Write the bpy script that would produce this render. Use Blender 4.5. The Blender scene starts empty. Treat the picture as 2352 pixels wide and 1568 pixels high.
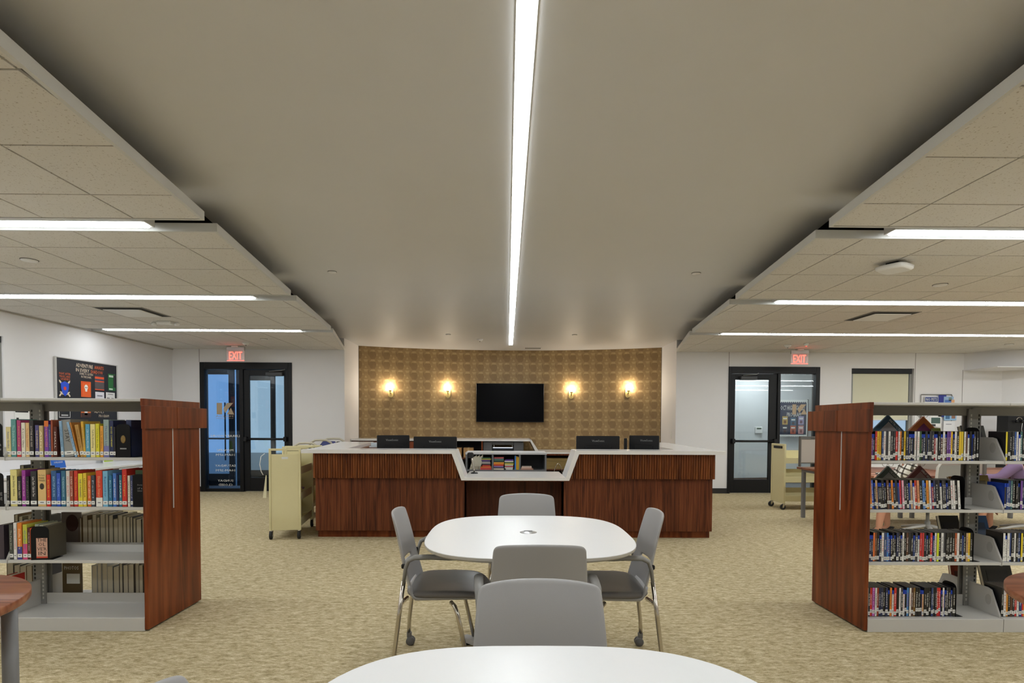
import bpy, bmesh, math, random
from mathutils import Matrix, Vector
random.seed(7)
PI = math.pi
C = bpy.context.scene.collection
SC = bpy.context.scene

# ------------------------------------------------------------------ camera
def cam_axes(yaw, pitch, roll):
    cy, sy, cp, sp = math.cos(yaw), math.sin(yaw), math.cos(pitch), math.sin(pitch)
    f = Vector((-sy*cp, cy*cp, sp)); r = Vector((cy, sy, 0)); u = r.cross(f)
    cr, sr = math.cos(roll), math.sin(roll)
    return r*cr+u*sr, -r*sr+u*cr, f
cr_, cu_, cf_ = cam_axes(math.radians(-.522), math.radians(-1.71), math.radians(.2645))
camd = bpy.data.cameras.new('camera'); cam = bpy.data.objects.new('camera', camd); C.objects.link(cam)
cam.matrix_world = Matrix(((cr_.x, cu_.x, -cf_.x, 0), (cr_.y, cu_.y, -cf_.y, 0), (cr_.z, cu_.z, -cf_.z, 1.32), (0, 0, 0, 1)))
camd.sensor_width = 36; camd.lens = 36*1300/2352; camd.shift_y = (1013.5-784)/2352; camd.clip_start = .05
SC.camera = cam
SC.view_settings.view_transform = 'Standard'; SC.view_settings.look = 'None'
SC.view_settings.gamma = 1; SC.view_settings.exposure = 0.0; SC.view_settings.use_curve_mapping = False

# ------------------------------------------------------------------ world: cool evening daylight outside the doors
W = bpy.data.worlds.new('world'); SC.world = W; W.use_nodes = True
W.node_tree.nodes['Background'].inputs[0].default_value = (.40, .56, .78, 1)
W.node_tree.nodes['Background'].inputs[1].default_value = 1.0
STRIP_E = 30.0      # linear ceiling lights
CENTER_E = 36.0

# ------------------------------------------------------------------ materials
def srgb(r, g, b):
    f = lambda c: (c/255/12.92) if c/255 <= .04045 else ((c/255+.055)/1.055)**2.4
    return (f(r), f(g), f(b), 1)
MATS = {}
def nm(name):
    m = bpy.data.materials.new(name); m.use_nodes = True
    nt = m.node_tree; return m, nt, nt.nodes['Principled BSDF']
def plain(name, col, rough=.5, metal=0, noise=0, nscale=30, bump=0, bscale=200, spec=.5, coat=0):
    if name in MATS: return MATS[name]
    m, nt, b = nm(name)
    b.inputs['Roughness'].default_value = rough; b.inputs['Metallic'].default_value = metal
    b.inputs['Specular IOR Level'].default_value = spec; b.inputs['Coat Weight'].default_value = coat
    b.inputs['Base Color'].default_value = col
    if noise or bump:
        tc = nt.nodes.new('ShaderNodeTexCoord')
    if noise:
        n = nt.nodes.new('ShaderNodeTexNoise'); n.inputs['Scale'].default_value = nscale; n.inputs['Detail'].default_value = 4
        nt.links.new(tc.outputs['Object'], n.inputs['Vector'])
        mx = nt.nodes.new('ShaderNodeMix'); mx.data_type = 'RGBA'
        mx.inputs[6].default_value = tuple(c*(1-noise) for c in col[:3])+(1,)
        mx.inputs[7].default_value = tuple(min(1, c*(1+noise)) for c in col[:3])+(1,)
        nt.links.new(n.outputs['Fac'], mx.inputs[0]); nt.links.new(mx.outputs[2], b.inputs['Base Color'])
    if bump:
        n2 = nt.nodes.new('ShaderNodeTexNoise'); n2.inputs['Scale'].default_value = bscale
        nt.links.new(tc.outputs['Object'], n2.inputs['Vector'])
        bp = nt.nodes.new('ShaderNodeBump'); bp.inputs['Strength'].default_value = bump; bp.inputs['Distance'].default_value = .002
        nt.links.new(n2.outputs['Fac'], bp.inputs['Height']); nt.links.new(bp.outputs['Normal'], b.inputs['Normal'])
    MATS[name] = m; return m
def emit(name, col, s):
    if name in MATS: return MATS[name]
    m, nt, b = nm(name); nt.nodes.remove(b)
    e = nt.nodes.new('ShaderNodeEmission'); e.inputs[0].default_value = col; e.inputs[1].default_value = s
    nt.links.new(e.outputs[0], nt.nodes['Material Output'].inputs[0]); MATS[name] = m; return m
def wood(name, c1, c2, c3, scale=(22, 22, 1.3), rough=.35, rnd=.0, axis='z'):
    if name in MATS: return MATS[name]
    m, nt, b = nm(name); N = nt.nodes.new; L = nt.links.new
    tc = N('ShaderNodeTexCoord'); mp = N('ShaderNodeMapping')
    s = {'z': scale, 'x': (scale[2], scale[0], scale[1]), 'y': (scale[0], scale[2], scale[1])}[axis]
    mp.inputs['Scale'].default_value = s; L(tc.outputs['Object'], mp.inputs['Vector'])
    oi = N('ShaderNodeObjectInfo'); ml = N('ShaderNodeVectorMath'); ml.operation = 'SCALE'
    ad = N('ShaderNodeVectorMath'); ad.operation = 'ADD'
    cmb = N('ShaderNodeCombineXYZ'); [L(oi.outputs['Random'], cmb.inputs[i]) for i in range(3)]
    L(cmb.outputs[0], ml.inputs[0]); ml.inputs['Scale'].default_value = 37.0 if rnd else 0
    L(mp.outputs[0], ad.inputs[0]); L(ml.outputs[0], ad.inputs[1])
    n1 = N('ShaderNodeTexNoise'); n1.inputs['Scale'].default_value = 1; n1.inputs['Detail'].default_value = 6; n1.inputs['Distortion'].default_value = 1.2
    L(ad.outputs[0], n1.inputs['Vector'])
    cr = N('ShaderNodeValToRGB'); e = cr.color_ramp.elements
    e[0].position = .30; e[0].color = c1; e[1].position = .72; e[1].color = c3
    k = e.new(.5); k.color = c2
    L(n1.outputs['Fac'], cr.inputs[0])
    if rnd:
        hs = N('ShaderNodeHueSaturation'); ma = N('ShaderNodeMath'); ma.operation = 'MULTIPLY_ADD'
        ma.inputs[1].default_value = rnd; ma.inputs[2].default_value = 1-rnd/2
        L(oi.outputs['Random'], ma.inputs[0]); L(ma.outputs[0], hs.inputs['Value']); L(cr.outputs[0], hs.inputs['Color'])
        L(hs.outputs[0], b.inputs['Base Color'])
    else: L(cr.outputs[0], b.inputs['Base Color'])
    b.inputs['Roughness'].default_value = rough; b.inputs['Specular IOR Level'].default_value = .28
    MATS[name] = m; return m
def glass(name, tint=(.93, .96, .95, 1), refl=1.0):
    if name in MATS: return MATS[name]
    m, nt, b = nm(name); nt.nodes.remove(b); N = nt.nodes.new; L = nt.links.new
    t = N('ShaderNodeBsdfTransparent'); t.inputs[0].default_value = tint
    g = N('ShaderNodeBsdfGlossy'); g.inputs['Roughness'].default_value = .02
    f = N('ShaderNodeFresnel'); f.inputs[0].default_value = 1.45
    mu = N('ShaderNodeMath'); mu.operation = 'MULTIPLY'; mu.inputs[1].default_value = 1.6*refl; mu.use_clamp = True
    mx = N('ShaderNodeMixShader'); L(f.outputs[0], mu.inputs[0]); L(mu.outputs[0], mx.inputs[0]); L(t.outputs[0], mx.inputs[1]); L(g.outputs[0], mx.inputs[2])
    L(mx.outputs[0], nt.nodes['Material Output'].inputs[0]); MATS[name] = m; return m

WALL = plain('wall_paint', srgb(228, 226, 226), .6, noise=.015, nscale=3, bump=.15, bscale=120)
CEIL = plain('gypsum_paint', srgb(214, 213, 212), .5, noise=.02, nscale=2)
FASCIA = plain('fascia_white', srgb(205, 204, 200), .5)
DARKVOID = plain('void_black', (.006, .006, .006, 1), .9)
BLACKM = plain('black_anodised', (.006, .006, .007, 1), .45, spec=.3)
BLACKP = plain('black_plastic', (.007, .007, .008, 1), .42, spec=.35)
BASEB = plain('black_base', (.015, .014, .014, 1), .5)
QUARTZ = plain('white_quartz', srgb(232, 230, 227), .18, noise=.05, nscale=9)
TABLETOP = plain('white_laminate', srgb(236, 236, 237), .36, noise=.01, nscale=40)
GREYP = plain('grey_plastic', srgb(160, 158, 157), .42, bump=.1, bscale=500)
GREYP2 = plain('dark_grey_plastic', srgb(112, 110, 107), .45)
SEATF = plain('seat_vinyl', srgb(104, 100, 97), .42, noise=.04, nscale=60)
CHROME = plain('chrome', (.60, .56, .50, 1), .16, 1)
STEEL = plain('shelf_steel', srgb(196, 194, 190), .38, noise=.015, nscale=20)
STEELD = plain('upright_steel', srgb(140, 139, 135), .42)
CREAM = plain('cream_steel', srgb(222, 212, 166), .4, noise=.02, nscale=10)
RUBBER = plain('black_rubber', (.01, .01, .011, 1), .55)
WHITEP = plain('white_plastic', srgb(230, 229, 226), .4)
PAPER = plain('paper_pages', srgb(214, 204, 180), .8, noise=.08, nscale=400)
LABELW = plain('label_white', srgb(232, 232, 228), .6)
BLACKI = plain('ink_black', (.01, .01, .01, 1), .6)
WHITEI = plain('ink_white', srgb(235, 235, 230), .6)
BRASS = plain('brass', (.66, .50, .20, 1), .45, .5)
SCREEN = plain('screen_black', (.002, .002, .003, 1), .25, spec=.08)
GLASS = glass('clear_glass')
ENDWOOD = wood('cherry_end_panel', srgb(70, 29, 12), srgb(112, 52, 22), srgb(138, 73, 36), (11, 11, .9), .32)
SLATWOOD = wood('walnut_slat', srgb(70, 32, 14), srgb(110, 58, 27), srgb(138, 82, 42), (30, 30, 1.6), .38, rnd=.38)
PLANKWOOD = wood('walnut_plank', srgb(62, 29, 16), srgb(100, 51, 28), srgb(122, 69, 41), (34, 34, 1.4), .38, rnd=.22)
DARKWOOD = wood('walnut_recess', srgb(64, 32, 18), srgb(92, 48, 28), srgb(108, 58, 36), (20, 20, 1.2), .45)
ROUNDWOOD = wood('cherry_round_top', srgb(108, 60, 40), srgb(146, 90, 64), srgb(164, 110, 82), (18, 18, 1.0), .3, axis='x')
FABRIC = plain('panel_fabric', srgb(172, 164, 152), .9, noise=.12, nscale=300)
CARD = plain('cardboard', srgb(186, 146, 98), .8, noise=.06, nscale=30)
RED_E = emit('exit_red', (1, .045, .03, 1), 9)
STRIP = emit('strip_light', (.925, .975, 1, 1), STRIP_E)
CSTRIP = emit('centre_strip_light', (.925, .975, 1, 1), CENTER_E)
BULB = emit('warm_bulb', (1, .87, .68, 1), 90)
_cc = {}
def colm(r, g, b, rough=.45):
    k = (r, g, b, rough)
    if k not in _cc: _cc[k] = plain('cover_%d_%d_%d' % (r, g, b), srgb(r, g, b), rough)
    return _cc[k]

def mathn(nt, op, a, b=None, c=None, clamp=False):
    n = nt.nodes.new('ShaderNodeMath'); n.operation = op; n.use_clamp = clamp
    for i, v in enumerate((a, b, c)):
        if v is None: continue
        if isinstance(v, (int, float)): n.inputs[i].default_value = v
        else: nt.links.new(v, n.inputs[i])
    return n.outputs[0]

def carpet():
    m, nt, b = nm('carpet'); N = nt.nodes.new; L = nt.links.new
    tc = N('ShaderNodeTexCoord')
    def noise(sc, det=3, dist=0):
        mp = N('ShaderNodeMapping'); mp.inputs['Scale'].default_value = sc; L(tc.outputs['Object'], mp.inputs[0])
        n = N('ShaderNodeTexNoise'); n.inputs['Scale'].default_value = 1; n.inputs['Detail'].default_value = det; n.inputs['Distortion'].default_value = dist
        L(mp.outputs[0], n.inputs['Vector']); return n.outputs['Fac']
    dash = noise((42, 190, 1), 3)       # short yarn dashes across
    patch = noise((14, 34, 1), 5)
    fine = noise((260, 300, 1), 1)
    v = mathn(nt, 'ADD', mathn(nt, 'MULTIPLY', dash, .54), mathn(nt, 'ADD', mathn(nt, 'MULTIPLY', patch, .44), mathn(nt, 'MULTIPLY', fine, .36)))
    cr = N('ShaderNodeValToRGB'); e = cr.color_ramp.elements
    e[0].position = .50; e[0].color = srgb(132, 117, 84); e[1].position = .86; e[1].color = srgb(238, 228, 200)
    k = e.new(.63); k.color = srgb(180, 163, 126); k = e.new(.73); k.color = srgb(204, 189, 154)
    L(v, cr.inputs[0]); L(cr.outputs[0], b.inputs['Base Color']); b.inputs['Roughness'].default_value = .95
    b.inputs['Specular IOR Level'].default_value = .1
    bp = N('ShaderNodeBump'); bp.inputs['Strength'].default_value = .4; bp.inputs['Distance'].default_value = .003
    L(v, bp.inputs['Height']); L(bp.outputs[0], b.inputs['Normal']); return m
CARPET = carpet()

def tile_mat():
    m, nt, b = nm('acoustic_tile'); N = nt.nodes.new; L = nt.links.new
    tc = N('ShaderNodeTexCoord'); n = N('ShaderNodeTexNoise'); n.inputs['Scale'].default_value = 90; n.inputs['Detail'].default_value = 2
    L(tc.outputs['Object'], n.inputs['Vector'])
    cr = N('ShaderNodeValToRGB'); e = cr.color_ramp.elements
    e[0].position = .30; e[0].color = srgb(178, 169, 156); e[1].position = .38; e[1].color = srgb(218, 214, 208)
    L(n.outputs['Fac'], cr.inputs[0]); L(cr.outputs[0], b.inputs['Base Color']); b.inputs['Roughness'].default_value = .9
    return m
TILE = tile_mat()

def wallpaper():
    m, nt, b = nm('hexagon_wallpaper'); N = nt.nodes.new; L = nt.links.new
    uv = N('ShaderNodeUVMap'); uv.uv_map = 'UVMap'; sp = N('ShaderNodeSeparateXYZ'); L(uv.outputs[0], sp.inputs[0])
    P, Q = .292, .207
    M = lambda *a, **k: mathn(nt, *a, **k)
    us = M('DIVIDE', sp.outputs[0], P); vs = M('DIVIDE', sp.outputs[1], Q)
    u0 = M('FRACT', us); v = M('FRACT', vs)
    base_v = N('ShaderNodeTexNoise'); mp = N('ShaderNodeMapping'); mp.inputs['Scale'].default_value = (6, 160, 1); L(uv.outputs[0], mp.inputs[0]); L(mp.outputs[0], base_v.inputs['Vector']); base_v.inputs['Scale'].default_value = 1
    cell = N('ShaderNodeTexWhiteNoise'); cell.noise_dimensions = '3D'
    cmb = N('ShaderNodeCombineXYZ'); L(M('FLOOR', us), cmb.inputs[0]); L(M('FLOOR', M('MULTIPLY', vs, 2.0)), cmb.inputs[1]); L(cmb.outputs[0], cell.inputs['Vector'])
    def trap(cu, v0, v1, w0, w1):
        # trapezoid centred on u=cu between v0..v1, half widths w0 (bottom) and w1 (top)
        d = M('ABSOLUTE', M('WRAP', M('SUBTRACT', u0, cu), .5, -.5))
        t = M('DIVIDE', M('SUBTRACT', v, v0), v1-v0)
        w = M('MULTIPLY_ADD', t, w1-w0, w0)
        a = M('LESS_THAN', d, w); c = M('GREATER_THAN', v, v0); e = M('LESS_THAN', v, v1)
        return M('MULTIPLY', a, M('MULTIPLY', c, e))
    def mix(fac, col_a, col_b):
        x = N('ShaderNodeMix'); x.data_type = 'RGBA'
        if isinstance(fac, (int, float)): x.inputs[0].default_value = fac
        else: L(fac, x.inputs[0])
        for i, c in ((6, col_a), (7, col_b)):
            if isinstance(c, tuple): x.inputs[i].default_value = c
            else: L(c, x.inputs[i])
        return x.outputs[2]
    mid, dark, light, pale = srgb(158, 130, 86), srgb(136, 109, 70), srgb(182, 155, 109), srgb(188, 161, 114)
    c = mid
    c = mix(trap(.0, .06, .44, .15, .27), c, dark); c = mix(trap(.0, .44, .80, .27, .17), c, dark)
    c = mix(trap(.0, .80, 1.0, .185, .115), c, light)
    c = mix(trap(.5, .74, .985, .085, .17), c, light)
    c = mix(trap(.71, .36, .62, .01, .065), c, dark); c = mix(trap(.71, .62, .90, .065, .005), c, dark)
    c = mix(trap(.30, .40, .60, .065, .005), c, light); c = mix(trap(.5, .12, .36, .085, .005), c, pale)
    c = mix(M('MULTIPLY', cell.outputs['Value'], .22), c, srgb(108, 84, 50))
    c = mix(M('MULTIPLY', base_v.outputs['Fac'], .35), c, srgb(150, 124, 84))
    L(c, b.inputs['Base Color']); b.inputs['Roughness'].default_value = .55; return m
WALLPAPER = wallpaper()

# ------------------------------------------------------------------ mesh helpers
class MB:
    def __init__(s): s.v = []; s.f = []; s.mi = []; s.sm = []
    def add(s, vs, fs, mi=0, sm=False):
        o = len(s.v); s.v += [tuple(p) for p in vs]
        for f in fs: s.f.append([i+o for i in f]); s.mi.append(mi); s.sm.append(sm)
        return s
    def box(s, x0, y0, z0, x1, y1, z1, mi=0):
        vs = [(x, y, z) for z in (z0, z1) for y in (y0, y1) for x in (x0, x1)]
        return s.add(vs, [(0, 2, 3, 1), (4, 5, 7, 6), (0, 1, 5, 4), (2, 6, 7, 3), (0, 4, 6, 2), (1, 3, 7, 5)], mi)
    def bbox(s, x0, y0, z0, x1, y1, z1, b=.004, mi=0):
        bm = bmesh.new(); bmesh.ops.create_cube(bm, size=1)
        for v in bm.verts: v.co = Vector(((x0+x1)/2+v.co.x*(x1-x0), (y0+y1)/2+v.co.y*(y1-y0), (z0+z1)/2+v.co.z*(z1-z0)))
        bmesh.ops.bevel(bm, geom=bm.edges[:], offset=b, segments=1, affect='EDGES')
        bm.verts.index_update(); s.add([v.co[:] for v in bm.verts], [[v.index for v in f.verts] for f in bm.faces], mi); bm.free(); return s
    def prism(s, poly, z0, z1, mi=0, plane='xy', sm=False):
        n = len(poly)
        def P(a, b, c): return {'xy': (a, b, c), 'xz': (a, c, b), 'yz': (c, a, b)}[plane]
        vs = [P(a, b, z0) for a, b in poly]+[P(a, b, z1) for a, b in poly]
        o = len(s.v); s.v += vs
        ar = sum(poly[i][0]*poly[(i+1) % n][1]-poly[(i+1) % n][0]*poly[i][1] for i in range(n))
        flip = (ar < 0) ^ (plane == 'xz')
        def F(f, sm_=False): s.f.append([i+o for i in (f[::-1] if flip else f)]); s.mi.append(mi); s.sm.append(sm_)
        F(list(range(n))[::-1]); F(list(range(n, 2*n)))
        for i in range(n): F([i, (i+1) % n, n+(i+1) % n, n+i], sm)
        return s
    def tube(s, pts, r, seg=8, mi=0, cap=True, sq=None):
        pts = [Vector(p) for p in pts]; rs = r if isinstance(r, (list, tuple)) else [r]*len(pts)
        t0 = (pts[1]-pts[0]).normalized(); up = Vector((0, 0, 1)) if abs(t0.z) < .9 else Vector((0, 1, 0))
        nrm = t0.cross(up).normalized(); rings = []; o = len(s.v)
        for i, p in enumerate(pts):
            t = ((pts[min(i+1, len(pts)-1)]-p).normalized()+(p-pts[max(i-1, 0)]).normalized()).normalized()
            nrm = (nrm-t*nrm.dot(t)).normalized(); bi = t.cross(nrm)
            for k in range(seg):
                a = 2*PI*k/seg; ca, sa = math.cos(a), math.sin(a)
                if sq: ca, sa = ca*sq[0], sa*sq[1]
                s.v.append(tuple(p+nrm*ca*rs[i]+bi*sa*rs[i]))
        for i in range(len(pts)-1):
            for k in range(seg):
                a = o+i*seg+k; b = o+i*seg+(k+1) % seg
                s.f.append([a, a+seg, b+seg, b][::-1]); s.mi.append(mi); s.sm.append(True)
        if cap:
            s.f.append([o+k for k in range(seg)][::-1]); s.mi.append(mi); s.sm.append(False)
            e = o+(len(pts)-1)*seg; s.f.append([e+k for k in range(seg)]); s.mi.append(mi); s.sm.append(False)
        return s
    def rings(s, loops, mi=0, cap=True, sm=True):
        n = len(loops[0]); o = len(s.v)
        for l in loops: s.v += [tuple(p) for p in l]
        for i in range(len(loops)-1):
            for k in range(n):
                a = o+i*n+k; b = o+i*n+(k+1) % n
                s.f.append([a, b, b+n, a+n]); s.mi.append(mi); s.sm.append(sm)
        if cap:
            s.f.append([o+k for k in range(n)][::-1]); s.mi.append(mi); s.sm.append(False)
            e = o+(len(loops)-1)*n; s.f.append([e+k for k in range(n)]); s.mi.append(mi); s.sm.append(False)
        return s
    def lathe(s, prof, cx=0, cy=0, cz=0, seg=20, mi=0, axis='z'):
        loops = []
        for r, z in prof:
            l = []
            for k in range(seg):
                a = 2*PI*k/seg; x, y = r*math.cos(a), r*math.sin(a)
                l.append({'z': (cx+x, cy+y, cz+z), 'x': (cx+z, cy+x, cz+y), 'y': (cx+y, cy+z, cz+x)}[axis])
            loops.append(l)
        return s.rings(loops, mi)
    def build(s, name, mats, parent=None, mesh_name=None):
        me = s.mesh(name, mats); return link(name, me, parent)
    def mesh(s, name, mats):
        me = bpy.data.meshes.new(name); me.from_pydata(s.v, [], s.f)
        for m in (mats if isinstance(mats, (list, tuple)) else [mats]): me.materials.append(m)
        me.polygons.foreach_set('material_index', s.mi); me.polygons.foreach_set('use_smooth', s.sm); me.update()
        return me
def link(name, data, parent=None, loc=None):
    o = bpy.data.objects.new(name, data); C.objects.link(o)
    if parent is not None: o.parent = parent
    if loc: o.location = loc
    return o
def thing(name, label, cat, loc=(0, 0, 0), rz=0, group=None):
    o = link(name, None); o.location = loc; o.rotation_euler = (0, 0, rz)
    o.empty_display_size = .05
    o['label'] = label; o['category'] = cat
    if group: o['group'] = group
    return o
def tag(o, label, cat, group=None):
    o['label'] = label; o['category'] = cat
    if group: o['group'] = group
    return o
def struct(o): o['kind'] = 'structure'; return o
def sroot(name): return struct(link(name, None))
def kids(o): return [c for c in bpy.data.objects if c.parent == o]
def copy_tree(o, parent=None, _all=None):
    if _all is None:
        _all = {}
        for x in C.objects:
            if x.parent: _all.setdefault(x.parent.name, []).append(x)
    c = o.copy(); C.objects.link(c)
    if parent is not None: c.parent = parent; c.matrix_parent_inverse = o.matrix_parent_inverse.copy()
    for ch in _all.get(o.name, []): copy_tree(ch, c, _all)
    return c
_tx = {}
def text_mesh(s, mat, extrude=0.0, res=1):
    """centred lettering mesh, cap height about 0.7, in the XY plane"""
    k = (s, mat.name, extrude)
    if k in _tx: return _tx[k]
    cu = bpy.data.curves.new('lettering', 'FONT'); cu.body = s; cu.size = 1; cu.align_x = 'CENTER'; cu.align_y = 'CENTER'
    cu.resolution_u = res; cu.extrude = extrude
    o = bpy.data.objects.new('tmp', cu); me = bpy.data.meshes.new_from_object(o)
    bpy.data.objects.remove(o); bpy.data.curves.remove(cu)
    me.materials.clear(); me.materials.append(mat)
    xs = [v.co.x for v in me.vertices] or [0, 1]; ys = [v.co.y for v in me.vertices] or [0, 1]
    _tx[k] = (me, max(xs)-min(xs), max(ys)-min(ys), (max(xs)+min(xs))/2, (max(ys)+min(ys))/2); return _tx[k]
def text(name, s, mat, parent, pos, w=None, h=None, face='front', mirror=False, extrude=0.0):
    """lettering fitted into width w and height h; face: front (-Y), spine (reads downwards, -Y), left_wall (+X), side"""
    me, tw, th, ox, oy = text_mesh(s, mat, extrude)
    sx = (w/tw) if w else None; sy = (h/th) if h else None
    if sx is None: sx = sy
    if sy is None: sy = sx
    B = {'front': Matrix(((1, 0, 0), (0, 0, -1), (0, 1, 0))), 'spine': Matrix(((0, 1, 0), (0, 0, -1), (-1, 0, 0))),
         'xplus': Matrix(((0, 0, 1), (1, 0, 0), (0, 1, 0))), 'up': Matrix(((1, 0, 0), (0, 1, 0), (0, 0, 1)))}[face]
    if mirror: sx = -sx
    S = Matrix(((sx, 0, 0), (0, sy, 0), (0, 0, max(abs(sx), abs(sy)))))
    R3 = B @ S; off = R3 @ Vector((ox, oy, 0))
    o = link(name, me, parent); M4 = R3.to_4x4(); M4.translation = Vector(pos)-off
    o.matrix_parent_inverse = Matrix(); o.matrix_basis = M4
    return o
def superloop(cx, cy, rx, ry, z, n=3.0, seg=48):
    l = []
    for k in range(seg):
        a = 2*PI*k/seg; c, s_ = math.cos(a), math.sin(a)
        l.append((cx+rx*math.copysign(abs(c)**(2/n), c), cy+ry*math.copysign(abs(s_)**(2/n), s_), z))
    return l
def ordinal(n):
    names = ['zeroth', 'first', 'second', 'third', 'fourth', 'fifth', 'sixth', 'seventh', 'eighth', 'ninth', 'tenth', 'eleventh', 'twelfth', 'thirteenth', 'fourteenth', 'fifteenth', 'sixteenth', 'seventeenth', 'eighteenth', 'nineteenth', 'twentieth']
    tens = ['', '', 'twenty', 'thirty', 'forty', 'fifty', 'sixty']
    if n <= 20: return names[n]
    return (tens[n//10]+'-'+names[n % 10]) if n % 10 else tens[n//10][:-1]+'ieth'

# ================================================================== SETTING
FX0, FX1, FY0, FY1 = -6.42, 11.5, -4.5, 10.95
o = MB().box(FX0-.2, FY0-.2, -.12, FX1+.2, 13.4, 0).build('floor', CARPET); struct(o)
struct(MB().box(-14, 13.2, -.14, 16, 26, -.02).build('ground_outside', plain('paving', srgb(150, 150, 148), .9, noise=.1, nscale=2)))
# side and rear walls
LW = sroot('wall_left')
MB().box(FX0-.14, FY0, 0, FX0, 5.55, 2.78).build('wall_panel', WALL, LW)
MB().box(FX0-.14, 5.55, 0, FX0, 7.30, .85).build('wall_panel', WALL, LW)
MB().box(FX0-.14, 5.55, 2.41, FX0, 7.30, 2.78).build('wall_panel', WALL, LW)
MB().box(FX0-.14, 7.30, 0, FX0, 12.0, 2.78).build('wall_panel', WALL, LW)
struct(MB().box(FX1, FY0, 0, FX1+.14, 11.1, 2.78).build('wall_right', WALL))
struct(MB().box(FX0-.14, FY0-.14, 0, FX1+.14, FY0, 2.78).build('wall_rear', WALL))
BW = sroot('wall_back')
Y0, Y1 = 10.95, 11.07
for (x0, x1, z0, z1) in ((FX0, -5.895, 0, 2.78), (-5.895, -4.135, 2.49, 2.78), (-4.135, -3.13, 0, 2.78), (3.27, 4.285, 0, 2.78), (4.285, 6.06, 2.46, 2.78),
                         (6.06, 6.68, 0, 2.78), (6.68, 7.9, 2.44, 2.78), (6.68, 7.9, 0, .86), (7.9, 9.62, 0, 2.78)):
    MB().box(x0, Y0, z0, x1, Y1, z1).build('wall_panel', WALL, BW)
JO = plain('joint_shadow', srgb(120, 116, 112), .8)
for x, z0, z1 in ((-5.905, 2.49, 2.74), (4.29, 2.46, 2.74), (7.92, 0, 2.74), (8.85, 0, 2.42)):
    MB().box(x-.004, Y0-.0015, z0, x+.004, Y0+.01, z1).build('panel_joint', JO, BW)
# slanting wall and bulkhead at the right end
BH = sroot('wall_bulkhead')
def slab(p, q, th, z0, z1):
    d = (Vector(q)-Vector(p)).normalized(); n = Vector((-d.y, d.x))*th
    return MB().prism([p, q, (q[0]+n.x, q[1]+n.y), (p[0]+n.x, p[1]+n.y)], z0, z1)
slab((8.87, 10.95), (11.5, 8.6), .5, 2.41, 2.76).build('bulkhead', WALL, BH)
slab((9.60, 10.97), (11.5, 9.45), .1, 0, 2.41).build('wall_panel', WALL, BH)
struct(MB().box(8.87, 10.2, 2.40, 11.5, 11.05, 2.415).build('trim_1', WALL))

# niche with curved papered wall
NI = sroot('wall_niche')
MB().box(-3.30, 11.065, 0, -3.135, 12.15, 2.99).build('wall_panel', WALL, NI)
MB().box(3.275, 11.065, 0, 3.43, 12.15, 2.99).build('wall_panel', WALL, NI)
MB().box(-3.30, 10.96, 2.785, -3.135, 11.06, 2.99).build('wall_panel', WALL, NI)
MB().box(3.275, 10.96, 2.785, 3.43, 11.06, 2.99).build('wall_panel', WALL, NI)
xa, xb, ya, sag = -3.135, 3.275, 12.02, .62
def arc_y(x):
    c = (xb-xa)/2; Rr = (c*c+sag*sag)/(2*sag); xm = (xa+xb)/2
    return ya+sag-Rr+math.sqrt(Rr*Rr-(x-xm)**2)
n = 40; vs = []; uvs = []; L_ = 0; prev = None
for i in range(n+1):
    x = xa+(xb-xa)*i/n; y = arc_y(x)
    if prev: L_ += math.hypot(x-prev[0], y-prev[1])
    prev = (x, y)
    for z in (0, 2.975): vs.append((x, y, z)); uvs.append((L_, z))
me = bpy.data.meshes.new('wallpaper'); me.from_pydata(vs, [], [(2*i, 2*i+2, 2*i+3, 2*i+1) for i in range(n)])
uvl = me.uv_layers.new(name='UVMap')
for lp in me.loops: uvl.data[lp.index].uv = uvs[lp.vertex_index]
me.materials.append(WALLPAPER); wp = link('wallpaper', me, NI)
sm = wp.modifiers.new('s', 'SOLIDIFY'); sm.thickness = .03; sm.offset = -1
for x in (xa, xb):
    MB().box(x-.006, ya-.012, 0, x+.006, ya+.01, 2.97).build('edge_trim', plain('trim_dark', srgb(60, 54, 46), .5), NI)

# ceilings --------------------------------------------------------------
segs = [(-4.5, -.72, -1.16, -1.58), (-.48, 1.69, -1.60, -1.85), (1.92, 4.02, -1.88, -2.12), (4.25, 6.34, -2.15, -2.40), (6.59, 8.64, -2.43, -2.67), (8.84, 10.95, -2.70, -3.13)]
segsR = [(-4.5, -.72, 1.33, 1.75), (-.48, 1.73, 1.77, 2.02), (1.96, 4.06, 2.06, 2.29), (4.29, 6.38, 2.32, 2.56), (6.63, 8.69, 2.59, 2.83), (8.88, 10.95, 2.85, 3.27)]
CZ = 2.965
pts = []
for (a, b, xl, xm) in segs: pts += [(xl-.22, a), (xm-.22, b)]
ptsr = []
for (a, b, xl, xm) in segsR: ptsr += [(xl+.22, a), (xm+.22, b)]
pts[-1] = (-3.3, 10.95); ptsr[-1] = (3.43, 10.95)
poly = [(x, y) for x, y in pts]+[(-3.3, 12.1)]+[(x, arc_y(x)-.004) for x in [xa+.01+i*(xb-xa-.02)/20 for i in range(21)]]+[(3.43, 12.1)]+[(x, y) for x, y in ptsr[::-1]]
struct(MB().prism(poly[::-1], CZ, CZ+.03).build('ceiling_centre', CEIL))
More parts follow.
